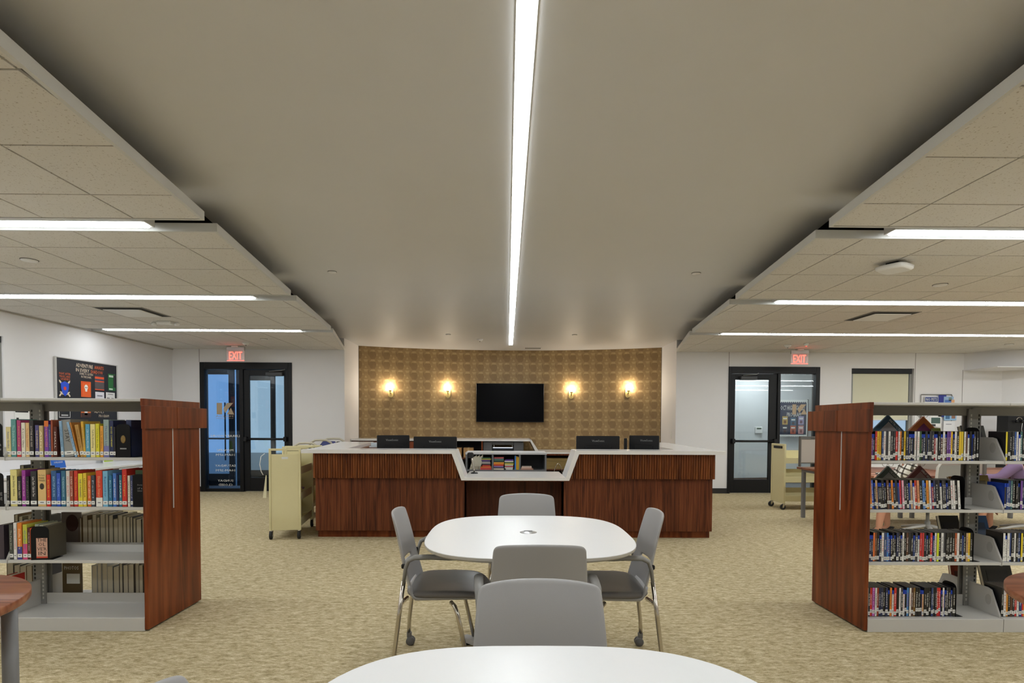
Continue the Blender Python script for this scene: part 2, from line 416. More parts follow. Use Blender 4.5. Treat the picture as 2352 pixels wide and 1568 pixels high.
# dark plenum deck above the floating ceilings
struct(MB().box(FX0-.2, FY0-.2, 3.35, FX1+.2, 13.4, 3.40).build('ceiling_deck', DARKVOID))
for nm_, bx in (('wall_plenum', (FX0-.14, 11.07, 2.78, -3.3, 11.1, 3.35)), ('wall_plenum', (3.43, 11.07, 2.78, FX1+.14, 11.1, 3.35)), ('wall_plenum', (FX0-.16, FY0, 2.78, FX0-.14, 11.1, 3.35)),
                ('wall_plenum', (FX1+.14, FY0, 2.78, FX1+.16, 11.1, 3.35)), ('wall_plenum', (FX0-.14, FY0-.16, 2.78, FX1+.14, FY0-.14, 3.35)), ('wall_plenum', (-3.3, 12.7, 0, 3.43, 12.75, 3.35)),
                ('wall_plenum', (-3.32, 11.0, 2.99, -3.3, 12.75, 3.35)), ('wall_plenum', (3.43, 11.0, 2.99, 3.45, 12.75, 3.35))):
    struct(MB().box(*bx).build(nm_, DARKVOID))

def clip(poly, f):
    out = []
    for i, p in enumerate(poly):
        q = poly[(i+1) % len(poly)]; a, b = f(p), f(q)
        if a >= 0: out.append(p)
        if (a >= 0) != (b >= 0):
            t = a/(a-b); out.append((p[0]+(q[0]-p[0])*t, p[1]+(q[1]-p[1])*t))
    return out
GRID = plain('ceiling_grid', srgb(70, 65, 58), .7)
def cloud(side, k, Ya, Yb, xa_, xb_):
    """one floating ceiling panel: slanting inner edge from xa_ at Ya to xb_ at Yb"""
    root = sroot('ceiling')
    s = 1 if side == 'R' else -1
    outer = FX0 if side == 'L' else FX1
    edge = lambda y: xa_+(xb_-xa_)*(y-Ya)/(Yb-Ya)
    base = [(edge(Ya)+s*.012, Ya+.006), (edge(Yb)+s*.012, Yb-.006), (outer, Yb-.006), (outer, Ya+.006)]
    MB().prism(base, 2.752, 2.762).build('grid_backing', GRID, root)
    # perimeter trims, inner edge and the two slot edges
    tr = [(edge(Ya)-0, Ya), (edge(Yb), Yb), (edge(Yb)+s*.022, Yb), (edge(Ya)+s*.022, Ya)]
    MB().prism(tr, 2.735, 2.797).build('edge_trim', FASCIA, root)
    for y0, y1 in ((Ya, Ya+.02), (Yb-.02, Yb)):
        if Yb > 10.9 and y1 > 10.9: continue
        xe = edge(y0)+s*.022
        MB().box(min(xe, outer), y0, 2.735, max(xe, outer), y1, 2.797).build('edge_trim', FASCIA, root)
    if Yb < 1.8: # part of the ceiling behind the camera, one plain panel
        MB().prism(base, 2.739, 2.751).build('tile', TILE, root); return root
    g = .0062
    ys = [Ya+.02]; y = Ya+.42
    while y < Yb-.1: ys.append(y); y += .627
    ys.append(Yb-(.02 if Yb < 10.9 else 0))
    x0 = -2.60 if side == 'L' else 2.66+.04
    xs = [x0-s*.627*2+s*.627*i for i in range(0, 18)]
    for i in range(len(ys)-1):
        for j in range(len(xs)-1):
            xl, xr = sorted((xs[j], xs[j+1]))
            p = [(xl+g, ys[i]+g), (xr-g, ys[i]+g), (xr-g, ys[i+1]-g), (xl+g, ys[i+1]-g)]
            p = clip(p, lambda q: s*(q[0]-edge(q[1])-s*.024)); 
            if len(p) >= 3: p = clip(p, lambda q: s*(outer-q[0]))
            if len(p) < 3: continue
            ar = abs(sum(p[a][0]*p[(a+1) % len(p)][1]-p[(a+1) % len(p)][0]*p[a][1] for a in range(len(p))))/2
            if ar < .002: continue
            MB().prism(p, 2.739, 2.752).build('tile', TILE, root)
    return root
for k, a in enumerate(segs): cloud('L', k, *a)
for k, a in enumerate(segsR): cloud('R', k, *a)
SHADEL = plain('wall_angle', srgb(186, 180, 170), .6)
struct(MB().box(FX0, 1.9, 2.72, FX0+.02, 10.95, 2.735).build('trim_2', SHADEL))

# baseboards
struct(MB().box(-4.135, 10.937, 0, -3.13, 10.95, .10).build('baseboard_back', BASEB))
struct(MB().box(3.27, 10.937, 0, 4.285, 10.95, .10).build('baseboard_back', BASEB))
struct(MB().box(6.06, 10.937, 0, 9.6, 10.95, .10).build('baseboard_back', BASEB))
struct(MB().box(-6.42, 10.937, 0, -5.895, 10.95, .10).build('baseboard_back', BASEB))
struct(MB().box(FX0, FY0, 0, FX0+.012, 10.93, .10).build('baseboard_left', BASEB))

# ------------------------------------------------------------------ vestibules behind the doors
VW = plain('vestibule_wall', srgb(214, 216, 216), .5)
VT = plain('vestibule_tile', srgb(120, 124, 130), .5, noise=.1, nscale=6)
v1 = sroot('wall_vestibule')
MB().box(-6.5, 11.07, .0, -3.45, 13.2, .012).build('floor_tiles', VT, v1)
MB().box(-4.52, 11.9, 0, -3.5, 12.0, 2.78).build('wall_panel', VW, v1)
MB().box(-4.0, 11.08, 0, -3.9, 11.9, 2.78).build('wall_panel', VW, v1)
MB().box(-6.42, 11.08, 2.70, -3.5, 12.0, 2.78).build('ceiling_panel', VW, v1)
v2 = sroot('wall_vestibule')
MB().box(3.5, 11.07, 0, 7.2, 13.0, .012).build('floor_tiles', VT, v2)
# softly curved white wall
cw = [(3.5, 12.2), (4.4, 12.45), (5.2, 12.7), (6.0, 12.85), (6.6, 12.89), (7.12, 12.9)]
MB().prism(cw+[(x, y+.1) for x, y in cw[::-1]], 0, 2.78).build('wall_panel', VW, v2)
MB().prism([(x, y-.012) for x, y in cw]+[(x, y) for x, y in cw[::-1]], .012, .14).build('baseboard', plain('vest_base', srgb(92, 74, 66), .5), v2)
MB().box(3.5, 11.08, 2.70, 7.2, 13.0, 2.78).build('ceiling_panel', VW, v2)
MB().box(7.12, 11.08, 0, 7.2, 13.0, 2.78).build('wall_panel', VW, v2)
MB().box(3.45, 11.08, 0, 3.55, 13.3, 2.78).build('wall_panel', VW, v2)

FROST = glass('blue_tint_glass', (.66, .82, 1.0, 1), .8)
def storefront(name, x0, x1, z1, y, door_first, parts, fr=.09):
    """black aluminium frame with a door leaf and a side light. parts: dict of x positions"""
    root = sroot(name)
    f = MB(); f.bbox(x0, y-.02, 0, x0+parts['jl'], y+.13, z1, .004); f.build('door_frame', BLACKM, root)
    MB().bbox(x1-parts['jr'], y-.02, 0, x1, y+.13, z1, .004).build('door_frame', BLACKM, root)
    MB().bbox(x0+parts['jl'], y-.02, z1-.13, x1-parts['jr'], y+.13, z1, .004).build('header', BLACKM, root)
    MB().bbox(parts['m0'], y-.02, 0, parts['m1'], y+.13, z1-.13, .004).build('mullion', BLACKM, root)
    # leaf
    a, b = parts['leaf']; st = .10; zt = z1-.14
    lf = link('door_leaf', None, root)
    MB().bbox(a, y+.01, .015, a+parts['sl'], y+.055, zt, .003).build('stile', BLACKM, lf)
    MB().bbox(b-parts['sr'], y+.01, .015, b, y+.055, zt, .003).build('stile', BLACKM, lf)
    MB().bbox(a+parts['sl'], y+.01, zt-.11, b-parts['sr'], y+.055, zt, .003).build('top_rail', BLACKM, lf)
    MB().bbox(a+parts['sl'], y+.01, .015, b-parts['sr'], y+.055, .27, .003).build('bottom_rail', BLACKM, lf)
    MB().box(a+parts['sl'], y+.03, .27, b-parts['sr'], y+.036, zt-.11).build('pane', GLASS, lf)
    pb = MB().tube([(a+.05, y-.05, 1.02), (b-.05, y-.05, 1.02)], .022, 10, sq=(1, 1)); pb.build('push_bar', BLACKP, lf)
    e = MB(); e.bbox(a+.02, y-.075, .975, a+.075, y+.01, 1.065, .006); e.build('bar_bracket', BLACKP, lf)
    e = MB(); e.bbox(b-.075, y-.075, .975, b-.02, y+.01, 1.065, .006); e.build('bar_bracket', BLACKP, lf)
    # closer
    cx = parts['closer']
    MB().bbox(cx-.16, y-.07, zt-.12, cx+.16, y+.01, zt-.045, .008).build('door_closer', plain('closer_grey', (.03, .03, .03, 1), .4), lf)
    MB().tube([(cx-.1, y-.03, zt-.03), (cx+.14, y-.06, zt-.015), (cx+.2, y-.02, zt+.01)], .008, 6).build('closer_arm', STEELD, lf)
    # side light
    a, b = parts['side']
    MB().box(a, y+.03, .06, b, y+.036, zt).build('side_pane', FROST if name == 'door_1' else GLASS, root)
    MB().bbox(a, y-.01, 0, b, y+.1, .06, .004).build('sill', BLACKM, root)
    return root
d1 = storefront('door_1', -5.895, -4.135, 2.487, 10.95, False, dict(jl=.085, jr=.07, m0=-5.14, m1=-5.07, leaf=(-5.065, -4.21), sl=.105, sr=.085, side=(-5.81, -5.14), closer=-4.46))
d2 = storefront('door_2', 4.285, 6.06, 2.46, 10.95, True, dict(jl=.05, jr=.08, m0=5.24, m1=5.295, leaf=(4.335, 5.24), sl=.09, sr=.15, side=(5.295, 5.98), closer=4.66))
# opening hours (read from inside, so mirrored) and the emblem on the side lights
for s_, z, w in (('LIBRARY HOURS', 1.075, .56), ('MON-FRI', .80, .31), ('10AM-6PM', .71, .36), ('SATURDAY', .50, .40), ('10AM-2PM', .41, .37), ('SUNDAY', .21, .30), ('CLOSED', .13, .27)):
    text('hours_lettering', s_, WHITEI, d1, (-5.44, 10.975, z), w=w, h=.042, mirror=True)
GOLD = plain('emblem_tan', srgb(176, 156, 128), .5)
def emblem(root, x, y, z, s, flip):
    f = -1 if flip else 1
    MB().box(x-.16*s, y, z-.13*s, x-.06*s, y+.003, z+.13*s).build('emblem', GOLD, root) if not flip else MB().box(x-.17*s, y, z-.13*s, x-.05*s, y+.003, z+.13*s).build('emblem', GOLD, root)
    MB().prism([(x-.02*s, z), (x+.06*s, z+.13*s), (x+.2*s, z+.13*s), (x+.09*s, z-.0*s), (x+.02*s, z-.10*s)], y, y+.003, plane='xz').build('emblem', GOLD, root)
    MB().prism([(x+.10*s, z-.06*s), (x+.15*s, z+.02*s), (x+.22*s, z-.13*s), (x+.06*s, z-.13*s)], y, y+.003, plane='xz').build('emblem', GOLD, root)
emblem(d1, -5.45, 10.972, 1.60, .85, True); emblem(d2, 5.67, 10.972, 1.64, .75, False)
text('emblem_lettering', 'MELISSA', GOLD, d1, (-5.45, 10.972, 1.455), w=.33, h=.028, mirror=True)
text('emblem_lettering', 'PUBLIC LIBRARY', GOLD, d1, (-5.45, 10.972, 1.415), w=.33, h=.014, mirror=True)
# outer entrance of the left lobby
outer = sroot('door_3')
OY = 11.9
for x0, x1, z0, z1, nme in ((-6.42, -6.27, 0, 2.7, 'door_frame'), (-5.82, -5.71, 0, 2.7, 'stile'), (-5.66, -5.50, 0, 2.7, 'mullion'), (-4.95, -4.86, 0, 2.7, 'mullion'), (-4.62, -4.52, 0, 2.7, 'door_frame'),
                       (-6.27, -5.82, 2.34, 2.7, 'top_rail'), (-5.50, -4.95, 2.22, 2.7, 'top_rail'), (-4.86, -4.62, 2.4, 2.7, 'top_rail'), (-6.27, -5.82, 0, .26, 'bottom_rail'), (-5.50, -4.95, 0, .34, 'bottom_rail'), (-4.86, -4.62, 0, .12, 'bottom_rail')):
    MB().bbox(x0, OY, z0, x1, OY+.06, z1, .004).build(nme, BLACKM, outer)
for x0, x1, z0, z1 in ((-6.27, -5.82, .26, 2.34), (-5.50, -4.95, .34, 2.22), (-4.86, -4.62, .12, 2.4), (-5.71, -5.66, 0, 2.7)):
    MB().box(x0, OY+.03, z0, x1, OY+.036, z1).build('pane', GLASS, outer)
MB().tube([(-5.86, OY-.07, .55), (-5.86, OY-.07, 1.75)], .016, 8).build('door_handle', BLACKP, outer)
MB().tube([(-5.44, OY-.07, .55), (-5.44, OY-.07, 1.75)], .016, 8).build('door_handle', BLACKP, outer)
for x0, x1 in ((-6.26, -5.80), (-5.5, -4.95)): MB().tube([(x0, OY-.05, 1.0), (x1, OY-.05, 1.0)], .018, 8).build('push_bar', BLACKP, outer)
# unseen square lights added on the vestibule ceilings to brighten the lobbies
for i, (x, y, lb) in enumerate(((-5.1, 11.5, 'unseen flat square light added to brighten the left entrance lobby'), (5.6, 12.0, 'unseen flat square light added to brighten the right entrance lobby'))):
    t = thing('added_lobby_light', lb, 'light', (x, y, 2.70))
    MB().bbox(-.32, -.32, -.03, .32, .32, 0, .005).build('frame', WHITEP, t)
    MB().box(-.29, -.29, -.034, .29, .29, -.029).build('diffuser', emit('cool_fill_a' if i == 0 else 'cool_fill_b', (.72, .86, 1, 1) if i == 0 else (.86, .93, 1, 1), 14 if i == 0 else 26), t)
# bulletin board, programme flyers and thermostat in the right lobby
bb = thing('bulletin_board', 'dark blue lobby bulletin board lettered OCT HIGHLIGHTED PROGRAM seen through the right door', 'board', (6.50, 12.83, 1.50)); bb.scale = (.72, 1, .95)
MB().box(-.46, -.02, -.44, .46, .01, .42).build('board', plain('board_navy', srgb(34, 46, 74), .8), bb)
MB().box(.455, -.03, -.44, .475, .01, .44).build('frame', BLACKM, bb)
zz = [(-.46+i*.0307, .36+(.035 if i % 2 else 0)) for i in range(31)]
MB().prism(zz+[(.46, .43), (-.46, .43)], -.026, -.021, plane='xz').build('border', WHITEI, bb)
zz = [(-.46+i*.0307, -.43-(.03 if i % 2 else 0)) for i in range(31)]
MB().prism(zz+[(.46, -.40), (-.46, -.40)], -.026, -.021, plane='xz').build('border', WHITEI, bb)
MB().box(.42, -.026, -.42, .455, -.021, .38).build('border', WHITEI, bb)
text('lettering', 'OCT HIGHLIGHTED', WHITEI, bb, (-.02, -.024, .24), w=.76, h=.11)
text('lettering', 'PROGRAM', WHITEI, bb, (.02, -.024, .08), w=.44, h=.10)
for i, (x, z, c) in enumerate(((-.26, -.06, (190, 160, 90)), (0, -.09, (60, 100, 130)), (.25, -.06, (170, 160, 200)), (-.26, -.28, (50, 60, 80)), (0, -.28, (190, 96, 70)), (.25, -.28, (205, 150, 150)))):
    nmz = ['tan and green', 'teal', 'lilac', 'black and white', 'rust red', 'pink'][i]
    f = MB().box(x-.085, -.028, z-.10, x+.085, -.0245, z+.10).build('flyer', colm(*c), None); f.location = bb.location; f.scale = bb.scale
    tag(f, nmz+' flyer pinned to the '+('upper' if i < 3 else 'lower')+' row of the navy lobby board', 'flyer')
    MB().box(x-.06, -.030, z+.03, x+.06, -.0282, z+.06).build('print', LABELW, f)
    MB().box(x-.04, -.030, z-.07, x+.04, -.0282, z+0.0).build('print', colm(min(255, c[0]//2+30), c[1]//2, c[2]//2), f)
th = thing('thermostat', 'white wall thermostat in the right lobby seen through the door glass', 'thermostat', (5.70, 12.78, 1.22))
MB().bbox(-.085, -.03, -.075, .085, .01, .075, .01).build('case', WHITEP, th); MB().box(-.05, -.033, .02, .05, -.03, .05).build('display', plain('lcd', srgb(50, 80, 60), .3), th)

# ------------------------------------------------------------------ windows
w1 = sroot('window_1')
MB().bbox(6.68, 11.03, 2.40, 7.9, 11.07, 2.44, .003).build('window_frame', STEELD, w1)
MB().bbox(6.68, 10.99, .86, 6.73, 11.07, 2.40, .003).build('window_frame', STEELD, w1)
MB().bbox(7.84, 10.99, .86, 7.9, 11.07, 2.40, .003).build('window_frame', STEELD, w1)
MB().box(6.68, 10.93, .84, 7.9, 11.07, .87).build('window_sill', WHITEP, w1)
MB().box(6.73, 11.04, .87, 7.84, 11.046, 2.40).build('pane', GLASS, w1)
bl = thing('roller_blind', 'cream roller blind half lowered in the back wall window', 'blind', (7.28, 11.0, 2.40))
MB().bbox(-.60, -.04, -.06, .59, .03, .035, .006).build('cassette', BLACKM, bl)
MB().box(-.545, -.006, -.95, .545, -.002, -.06).build('blind_sheet', plain('blind_cream', srgb(214, 211, 186), .8), bl)
MB().tube([(-.545, -.004, -.955), (.545, -.004, -.955)], .01, 8).build('bottom_bar', WHITEP, bl)
w2 = sroot('window_2')
for y0, y1, z0, z1 in ((5.55, 5.62, .85, 2.41), (7.23, 7.30, .85, 2.41), (5.62, 7.23, .85, .92), (6.4, 6.46, .92, 2.34)):
    MB().bbox(FX0-.10, y0, z0, FX0-.02, y1, z1, .003).build('window_frame', STEELD, w2)
MB().box(FX0-.07, 5.62, .92, FX0-.064, 7.23, 2.34).build('pane', GLASS, w2)
MB().bbox(FX0-.10, 5.58, 2.33, FX0-.01, 7.29, 2.41, .004).build('blind_cassette', BLACKM, w2)

# ------------------------------------------------------------------ linear ceiling lights in the slots
def slot_light(label, x0, x1, y, end=True):
    t = thing('linear_light', label, 'light', (0, y, 2.74), group=None)
    MB().bbox(x0-.03, -.062, .002, x1+.03, .062, .075, .003).build('housing', FASCIA, t)
    MB().box(x0, -.048, -.006, x1, .048, .003).build('diffuser', STRIP, t)
    return t
slot_light('nearest glowing linear light in the left ceiling', FX0+.05, -2.60, 4.13)
slot_light('linear light in the left ceiling, just above the picture edge', FX0+.05, -2.4, 1.80)
slot_light('linear light in the right ceiling, just above the picture edge', 2.6, FX1-.1, 1.84)
slot_light('linear light in the left ceiling behind the camera', FX0+.05, -2.2, -.6)
slot_light('linear light in the right ceiling behind the camera', 2.4, FX1-.1, -.6)
slot_light('middle of three glowing linear lights in the left ceiling', FX0+.05, -2.87, 6.465)
slot_light('short glowing linear light over the left bulletin board', -6.14, -3.17, 8.74)
slot_light('nearest glowing linear light in the right ceiling', 2.83, FX1-.1, 4.175)
slot_light('middle of three glowing linear lights in the right ceiling', 3.09, FX1-.1, 6.505)
slot_light('farthest glowing linear light in the right ceiling', 3.33, FX1-.6, 8.785)
t = thing('linear_light', 'long recessed strip light running down the middle of the smooth ceiling', 'light', (.072, 0, CZ))
MB().bbox(-.045, -4.3, -.004, .045, 11.75, .02, .002).build('frame', WHITEP, t)
MB().box(-.036, -4.25, -.008, .036, 11.72, -.003).build('diffuser', CSTRIP, t)

# ================================================================== RECEPTION DESK
YF = 6.42                                  # front edge of the desk top
desk = thing('reception_desk', 'wide walnut reception desk with white stone top and lowered middle', 'desk', (0, 0, 0))
ZT, ZB, LT, LB = 1.026, .985, .715, .683
m = MB()
# split in convex bands so the profile triangulates cleanly
def band(pp, y0, y1): m.prism(pp, y0, y1, plane='xz')
band([(-2.33, ZT), (-.585, ZT), (-.625, ZB), (-2.33, ZB)], YF, 6.85)
band([(-.585, ZT), (-.475, LT), (-.515, LB), (-.625, ZB)], YF, 6.85)
band([(-.475, LT), (.672, LT), (.712, LB), (-.515, LB)], YF, 7.30)
band([(.672, LT), (.780, ZT), (.822, ZB), (.712, LB)], YF, 6.85)
band([(.780, ZT), (2.50, ZT), (2.50, ZB), (.822, ZB)], YF, 6.85)
m.build('countertop', QUARTZ, desk)
for s_, ps in (('l', [(-2.33, 6.85), (-1.92, 6.85), (-2.20, 9.35), (-2.74, 9.35)]), ('r', [(2.50, 6.85), (2.03, 6.85), (2.24, 9.65), (2.70, 9.65)])):
    MB().prism(ps, ZB, ZT).build('side_countertop', QUARTZ, desk)
    q = [(x*.97+(.0), y) for x, y in ps]
    MB().prism(q, .10, ZB-.002).build('side_panel', DARKWOOD, desk)
# carcass, plinth, recess
MB().box(-2.20, 6.60, 0, -.50, 6.84, .083).build('plinth', ENDWOOD, desk)
MB().box(.67, 6.60, 0, 2.385, 6.84, .083).build('plinth', ENDWOOD, desk)
MB().box(-2.21, 6.565, .083, -.49, 6.84, .70).build('carcass', DARKWOOD, desk)
MB().box(.665, 6.565, .083, 2.395, 6.84, .70).build('carcass', DARKWOOD, desk)
MB().prism([(-2.21, .70), (-.53, .70), (-.63, .984), (-2.21, .984)], 6.53, 6.84, plane='xz').build('carcass', DARKWOOD, desk)
MB().prism([(.73, .70), (2.395, .70), (2.395, .984), (.83, .984)], 6.53, 6.84, plane='xz').build('carcass', DARKWOOD, desk)
MB().box(-.49, 6.98, 0, .665, 7.02, .683).build('modesty_panel', DARKWOOD, desk)
for x_ in (-.515, .665): MB().box(x_, 6.6, 0, x_+.025, 7.0, .683).build('recess_side', DARKWOOD, desk)
MB().box(-.49, 6.47, .668, .68, 6.98, .683).build('apron', PLANKWOOD, desk)
# vertical tambour slats of the upper band, boards of the lower band
pitch = .0283
def fl_slat(xc, z0, z1):
    w = pitch*.5-.0006; y = 6.53
    pp = [(xc-w, y), (xc-w, y-.027), (xc-w*.6, y-.034), (xc+w*.6, y-.034), (xc+w, y-.027), (xc+w, y)]
    MB().prism(pp, z0, z1).build('slat', SLATWOOD, desk)
x = -2.222+pitch/2
while x < -.53:
    top = .984 if x < -.62 else .70+(-.53-x)/.10*.284+.0
    if top > .73: fl_slat(x, .698, min(.984, top))
    x += pitch
x = 2.408-pitch/2
while x > .72:
    top = .984 if x > .84 else .70+(x-.73)/.10*.284
    if top > .73: fl_slat(x, .698, min(.984, top))
    x -= pitch
def board(x0, x1): MB().bbox(x0+.0003, 6.545, .083, x1-.0003, 6.566, .697, .001).build('plank', PLANKWOOD, desk)
N_ = 18
for i in range(N_): board(-2.21+i*1.72/N_, -2.21+(i+1)*1.72/N_)
for i in range(N_): board(.665+i*1.73/N_, .665+(i+1)*1.73/N_)
# worksurface behind the high counter
for x0, x1 in ((-1.92, -.62), (.80, 2.03)):
    MB().box(x0, 6.86, .69, x1, 7.45, .715).build('work_surface', WHITEP, desk)

# monitors on arms
def monitor(x, y, zc, w, h, rz, label, lx=0):
    t = thing('monitor', label, 'monitor', (x, y, zc), rz, 'black monitors seen from behind over the desk')
    MB().bbox(-w/2, -.012, -h/2, w/2, .022, h/2, .008).build('housing', BLACKP, t)
    MB().bbox(-w*.3, -.032, -h*.36, w*.3, -.010, h*.12, .012).build('rear_cover', BLACKM, t)
    MB().box(-w/2+.01, .022, -h/2+.012, w/2-.01, .024, h/2-.008).build('screen', SCREEN, t)
    text('lettering', 'ViewSonic', plain('print_grey', srgb(150, 150, 150), .5), t, (lx, -.0345 if False else -.0125, h*.31), w=.155, h=.026)
    MB().bbox(-.05, -.05, -.17, .05, -.03, -.07, .004).build('mount_plate', BLACKP, t)
    MB().tube([(0, -.045, -.12), (0, -.11, -.14)], .014, 8).build('mount', BLACKP, t)
    return t
monitor(-1.445, 7.22, 1.02, .41, .315, math.radians(20), 'leftmost black monitor turned towards the window side of the desk', -.02)
monitor(-.895, 7.08, 1.005, .54, .32, 0, 'wide black monitor left of the lowered desk part', .0)
monitor(1.145, 7.10, 1.02, .545, .325, 0, 'wide black monitor right of the lowered desk part', .0)
monitor(1.755, 7.22, 1.025, .38, .325, math.radians(-24), 'rightmost black monitor, turned and bluish, beside the arm post', .03)
for x, lb in ((1.50, 'black monitor arm post standing between the two right monitors'), (-1.19, 'black monitor arm post between the two left monitors, mostly hidden')):
    t = thing('desk_stand', lb, 'stand', (x, 7.14, .715))
    MB().bbox(-.06, -.06, 0, .06, .06, .012, .003).build('base', BLACKP, t)
    MB().bbox(-.018, -.018, .012, .018, .018, .44 if x > 0 else .30, .004).build('post', BLACKP, t)
    for s_ in (-1, 1):
        MB().bbox(min(s_*.02, s_*.32), -.045, .245, max(s_*.02, s_*.32), -.018, .285, .006).build('arm', BLACKP, t)
# small things on the desk
t = thing('document_tray', 'crumpled clear plastic holder on the inner corner of the left desk wing', 'tray', (-1.78, 7.62, ZT))
MB().bbox(-.05, -.09, -.02, .05, .09, .0, .004).build('base', plain('clear_plastic', srgb(200, 206, 212), .15), t)
MB().bbox(-.045, -.02, 0, .045, .06, .045, .006).build('roll', plain('clear_plastic', srgb(200, 206, 212), .15), t)
t = thing('document_tray', 'low pale grey tray behind the rightmost monitor', 'tray', (2.0, 7.4, .715))
MB().bbox(-.09, -.12, 0, .09, .12, .27, .006).build('tray', WHITEP, t); MB().box(-.08, -.11, .27, .08, .11, .272).build('paper', LABELW, t)
t = thing('handheld_scanner', 'black barcode scanner standing at the left end of the lowered counter', 'scanner', (-.40, 6.98, LT))
MB().lathe([(.0, 0), (.045, 0), (.045, .008), (.03, .016), (.0, .016)]).build('base', BLACKP, t)
MB().tube([(0, 0, .01), (-.005, .0, .06), (-.02, 0, .12), (-.03, 0, .19), (-.04, 0, .215)], [.009, .010, .012, .014, .012], 8).build('stand', CHROME, t)
MB().bbox(-.085, -.05, .19, -.01, .03, .26, .014).build('head', BLACKP, t)
t = thing('wire_stand', 'small chrome wire stand in the dark shelf right of the lowered counter', 'stand', (.72, 7.9, .62))
MB().tube([(-.07+.14*i/8, 0, .16*math.sin(PI*i/8)) for i in range(9)], .004, 6).build('hoop', CHROME, t); MB().bbox(-.08, -.05, -.01, .08, .05, .0, .003).build('foot', CHROME, t)

# low grey book unit inside the desk
un = thing('cubby_unit', 'low grey shelf unit with three open bays of books behind the desk', 'shelf', (0, 8.2, 0))
UG = plain('grey_laminate', srgb(118, 119, 122), .45); UD = plain('charcoal_laminate', srgb(58, 59, 64), .5)
ux = [-.585, -.205, .19, .565]; D0, D1 = 0, .52
MB().bbox(-.60, -.015, .885, .58, D1+.01, .915, .003).build('top', plain('pale_laminate', srgb(200, 200, 200), .4), un)
MB().box(-.585, D1-.02, .08, .565, D1, .885).build('back', UD, un)
for i, x in enumerate(ux): MB().box(x-.0125, D0, 0, x+.0125, D1-.02, .885).build('upright', UG, un)
for z in (.64, .36, .08):
    for i in range(3): MB().box(ux[i]+.0125, D0+.005, z, ux[i+1]-.0125, D1-.02, z+.022).build('shelf', UG, un)

# counter along the papered wall
bc = thing('back_counter', 'white topped counter with wood cupboards along the papered wall', 'counter', (0, 0, 0))
def backpoly(x0, x1): return [(x0, 11.35), (x1, 11.35)]+[(x1-(x1-x0)*i/8, arc_y(min(max(x1-(x1-x0)*i/8, xa+.002), xb-.002))-.035) for i in range(9)]
MB().prism(backpoly(xa+.004, .48), .985, 1.02).build('countertop', QUARTZ, bc)
MB().prism([(.47, 1.02), (.49, 1.02), (.655, .77), (.60, .735), (.47, .985)], 11.35, 12.4, plane='xz').build('sloping_end', QUARTZ, bc)
MB().prism(backpoly(.60, xb-.004), .735, .77).build('countertop', QUARTZ, bc)
CHERRY = wood('cherry_cupboard', srgb(92, 40, 20), srgb(128, 62, 34), srgb(150, 80, 46), (16, 16, 1), .4, rnd=.15)
MB().box(xa+.01, 11.42, .10, -1.35, 11.98, .985).build('cupboard_body', DARKWOOD, bc)
for i in range(4):
    x0 = -3.12+i*.44
    d = MB().bbox(x0+.004, 11.395, .12, x0+.436, 11.42, .965, .003).build('door', CHERRY, bc)
    MB().tube([(x0+(.39 if i % 2 == 0 else .05), 11.365, .76), (x0+(.39 if i % 2 == 0 else .05), 11.365, .92)], .006, 6).build('door_handle', CHROME, d)
for x in (-1.35, -.50): MB().box(x-.012, 11.40, 0, x+.012, 12.0, .985).build('upright', CHERRY, bc)
MB().box(-1.338, 11.98, 0, -.512, 12.0, .985).build('back', BLACKM, bc)
MB().box(-1.338, 11.42, .62, -.512, 11.98, .645).build('shelf', DARKWOOD, bc)
for x0, x1 in ((.66, 3.2),):
    MB().box(x0, 11.9, 0, x1, 11.92, .735).build('back', BLACKM, bc); MB().box(x0, 11.42, .40, x1, 11.9, .42).build('shelf', DARKWOOD, bc)
    MB().box(x0, 11.42, .70, x1, 11.44, .735).build('apron', CHERRY, bc); MB().box(x0, 11.40, 0, x0+.02, 11.9, .735).build('upright', CHERRY, bc); MB().box(x1-.02, 11.40, 0, x1, 11.9, .735).build('upright', CHERRY, bc)
for i, (x, z, w, h, lb) in enumerate(((-1.25, .645, .12, .27, 'tall brown carton at the left of the dark cupboard bay'), (-1.02, .645, .20, .20, 'low brown carton in the middle of the dark cupboard bay'), (-.78, .645, .20, .20, 'low brown carton at the right of the dark cupboard bay'))):
    t = thing('carton', lb, 'box', (x, 11.62, z)); MB().bbox(-w/2, -.14, 0, w/2, .14, h, .003).build('box_body', CARD, t)
    MB().box(-.02, -.1415, h*.5, .02, .1415, h+.001).build('packing_tape', plain('tape', srgb(200, 170, 120), .3), t)
for i in range(4):
    t = thing('carton', 'tan flat carton stack in the dark bay of the low counter, '+['lowest', 'second from below', 'third from below', 'topmost'][i], 'box', (1.15, 11.62, .42+.055*i)); MB().bbox(-.42, -.16, 0, .42, .14, .054, .003).build('box_body', plain('olive_card', srgb(140, 118, 70), .8), t)
cp = thing('copier', 'dark grey copier with a lit slot under the back counter', 'printer', (-.06, 11.75, 0))
CG = plain('copier_grey', srgb(96, 98, 102), .45)
MB().bbox(-.42, -.30, 0, -.24, .28, .97, .01).build('side_cabinet', CG, cp)
MB().bbox(.20, -.30, 0, .40, .28, .97, .01).build('side_cabinet', CG, cp)
MB().bbox(-.24, -.26, 0, .20, .28, .80, .01).build('body', plain('copier_dark', srgb(40, 42, 48), .4), cp)
MB().bbox(-.24, -.28, .91, .20, .28, .97, .006).build('lid', CG, cp)
MB().bbox(-.235, -.27, .80, .195, .1, .83, .006).build('output_tray', plain('copier_dark', srgb(40, 42, 48), .4), cp)
MB().box(-.22, -.272, .845, .18, -.262, .856).build('slot_lamp', emit('copier_lamp', (.75, .85, 1, 1), 2.2), cp)
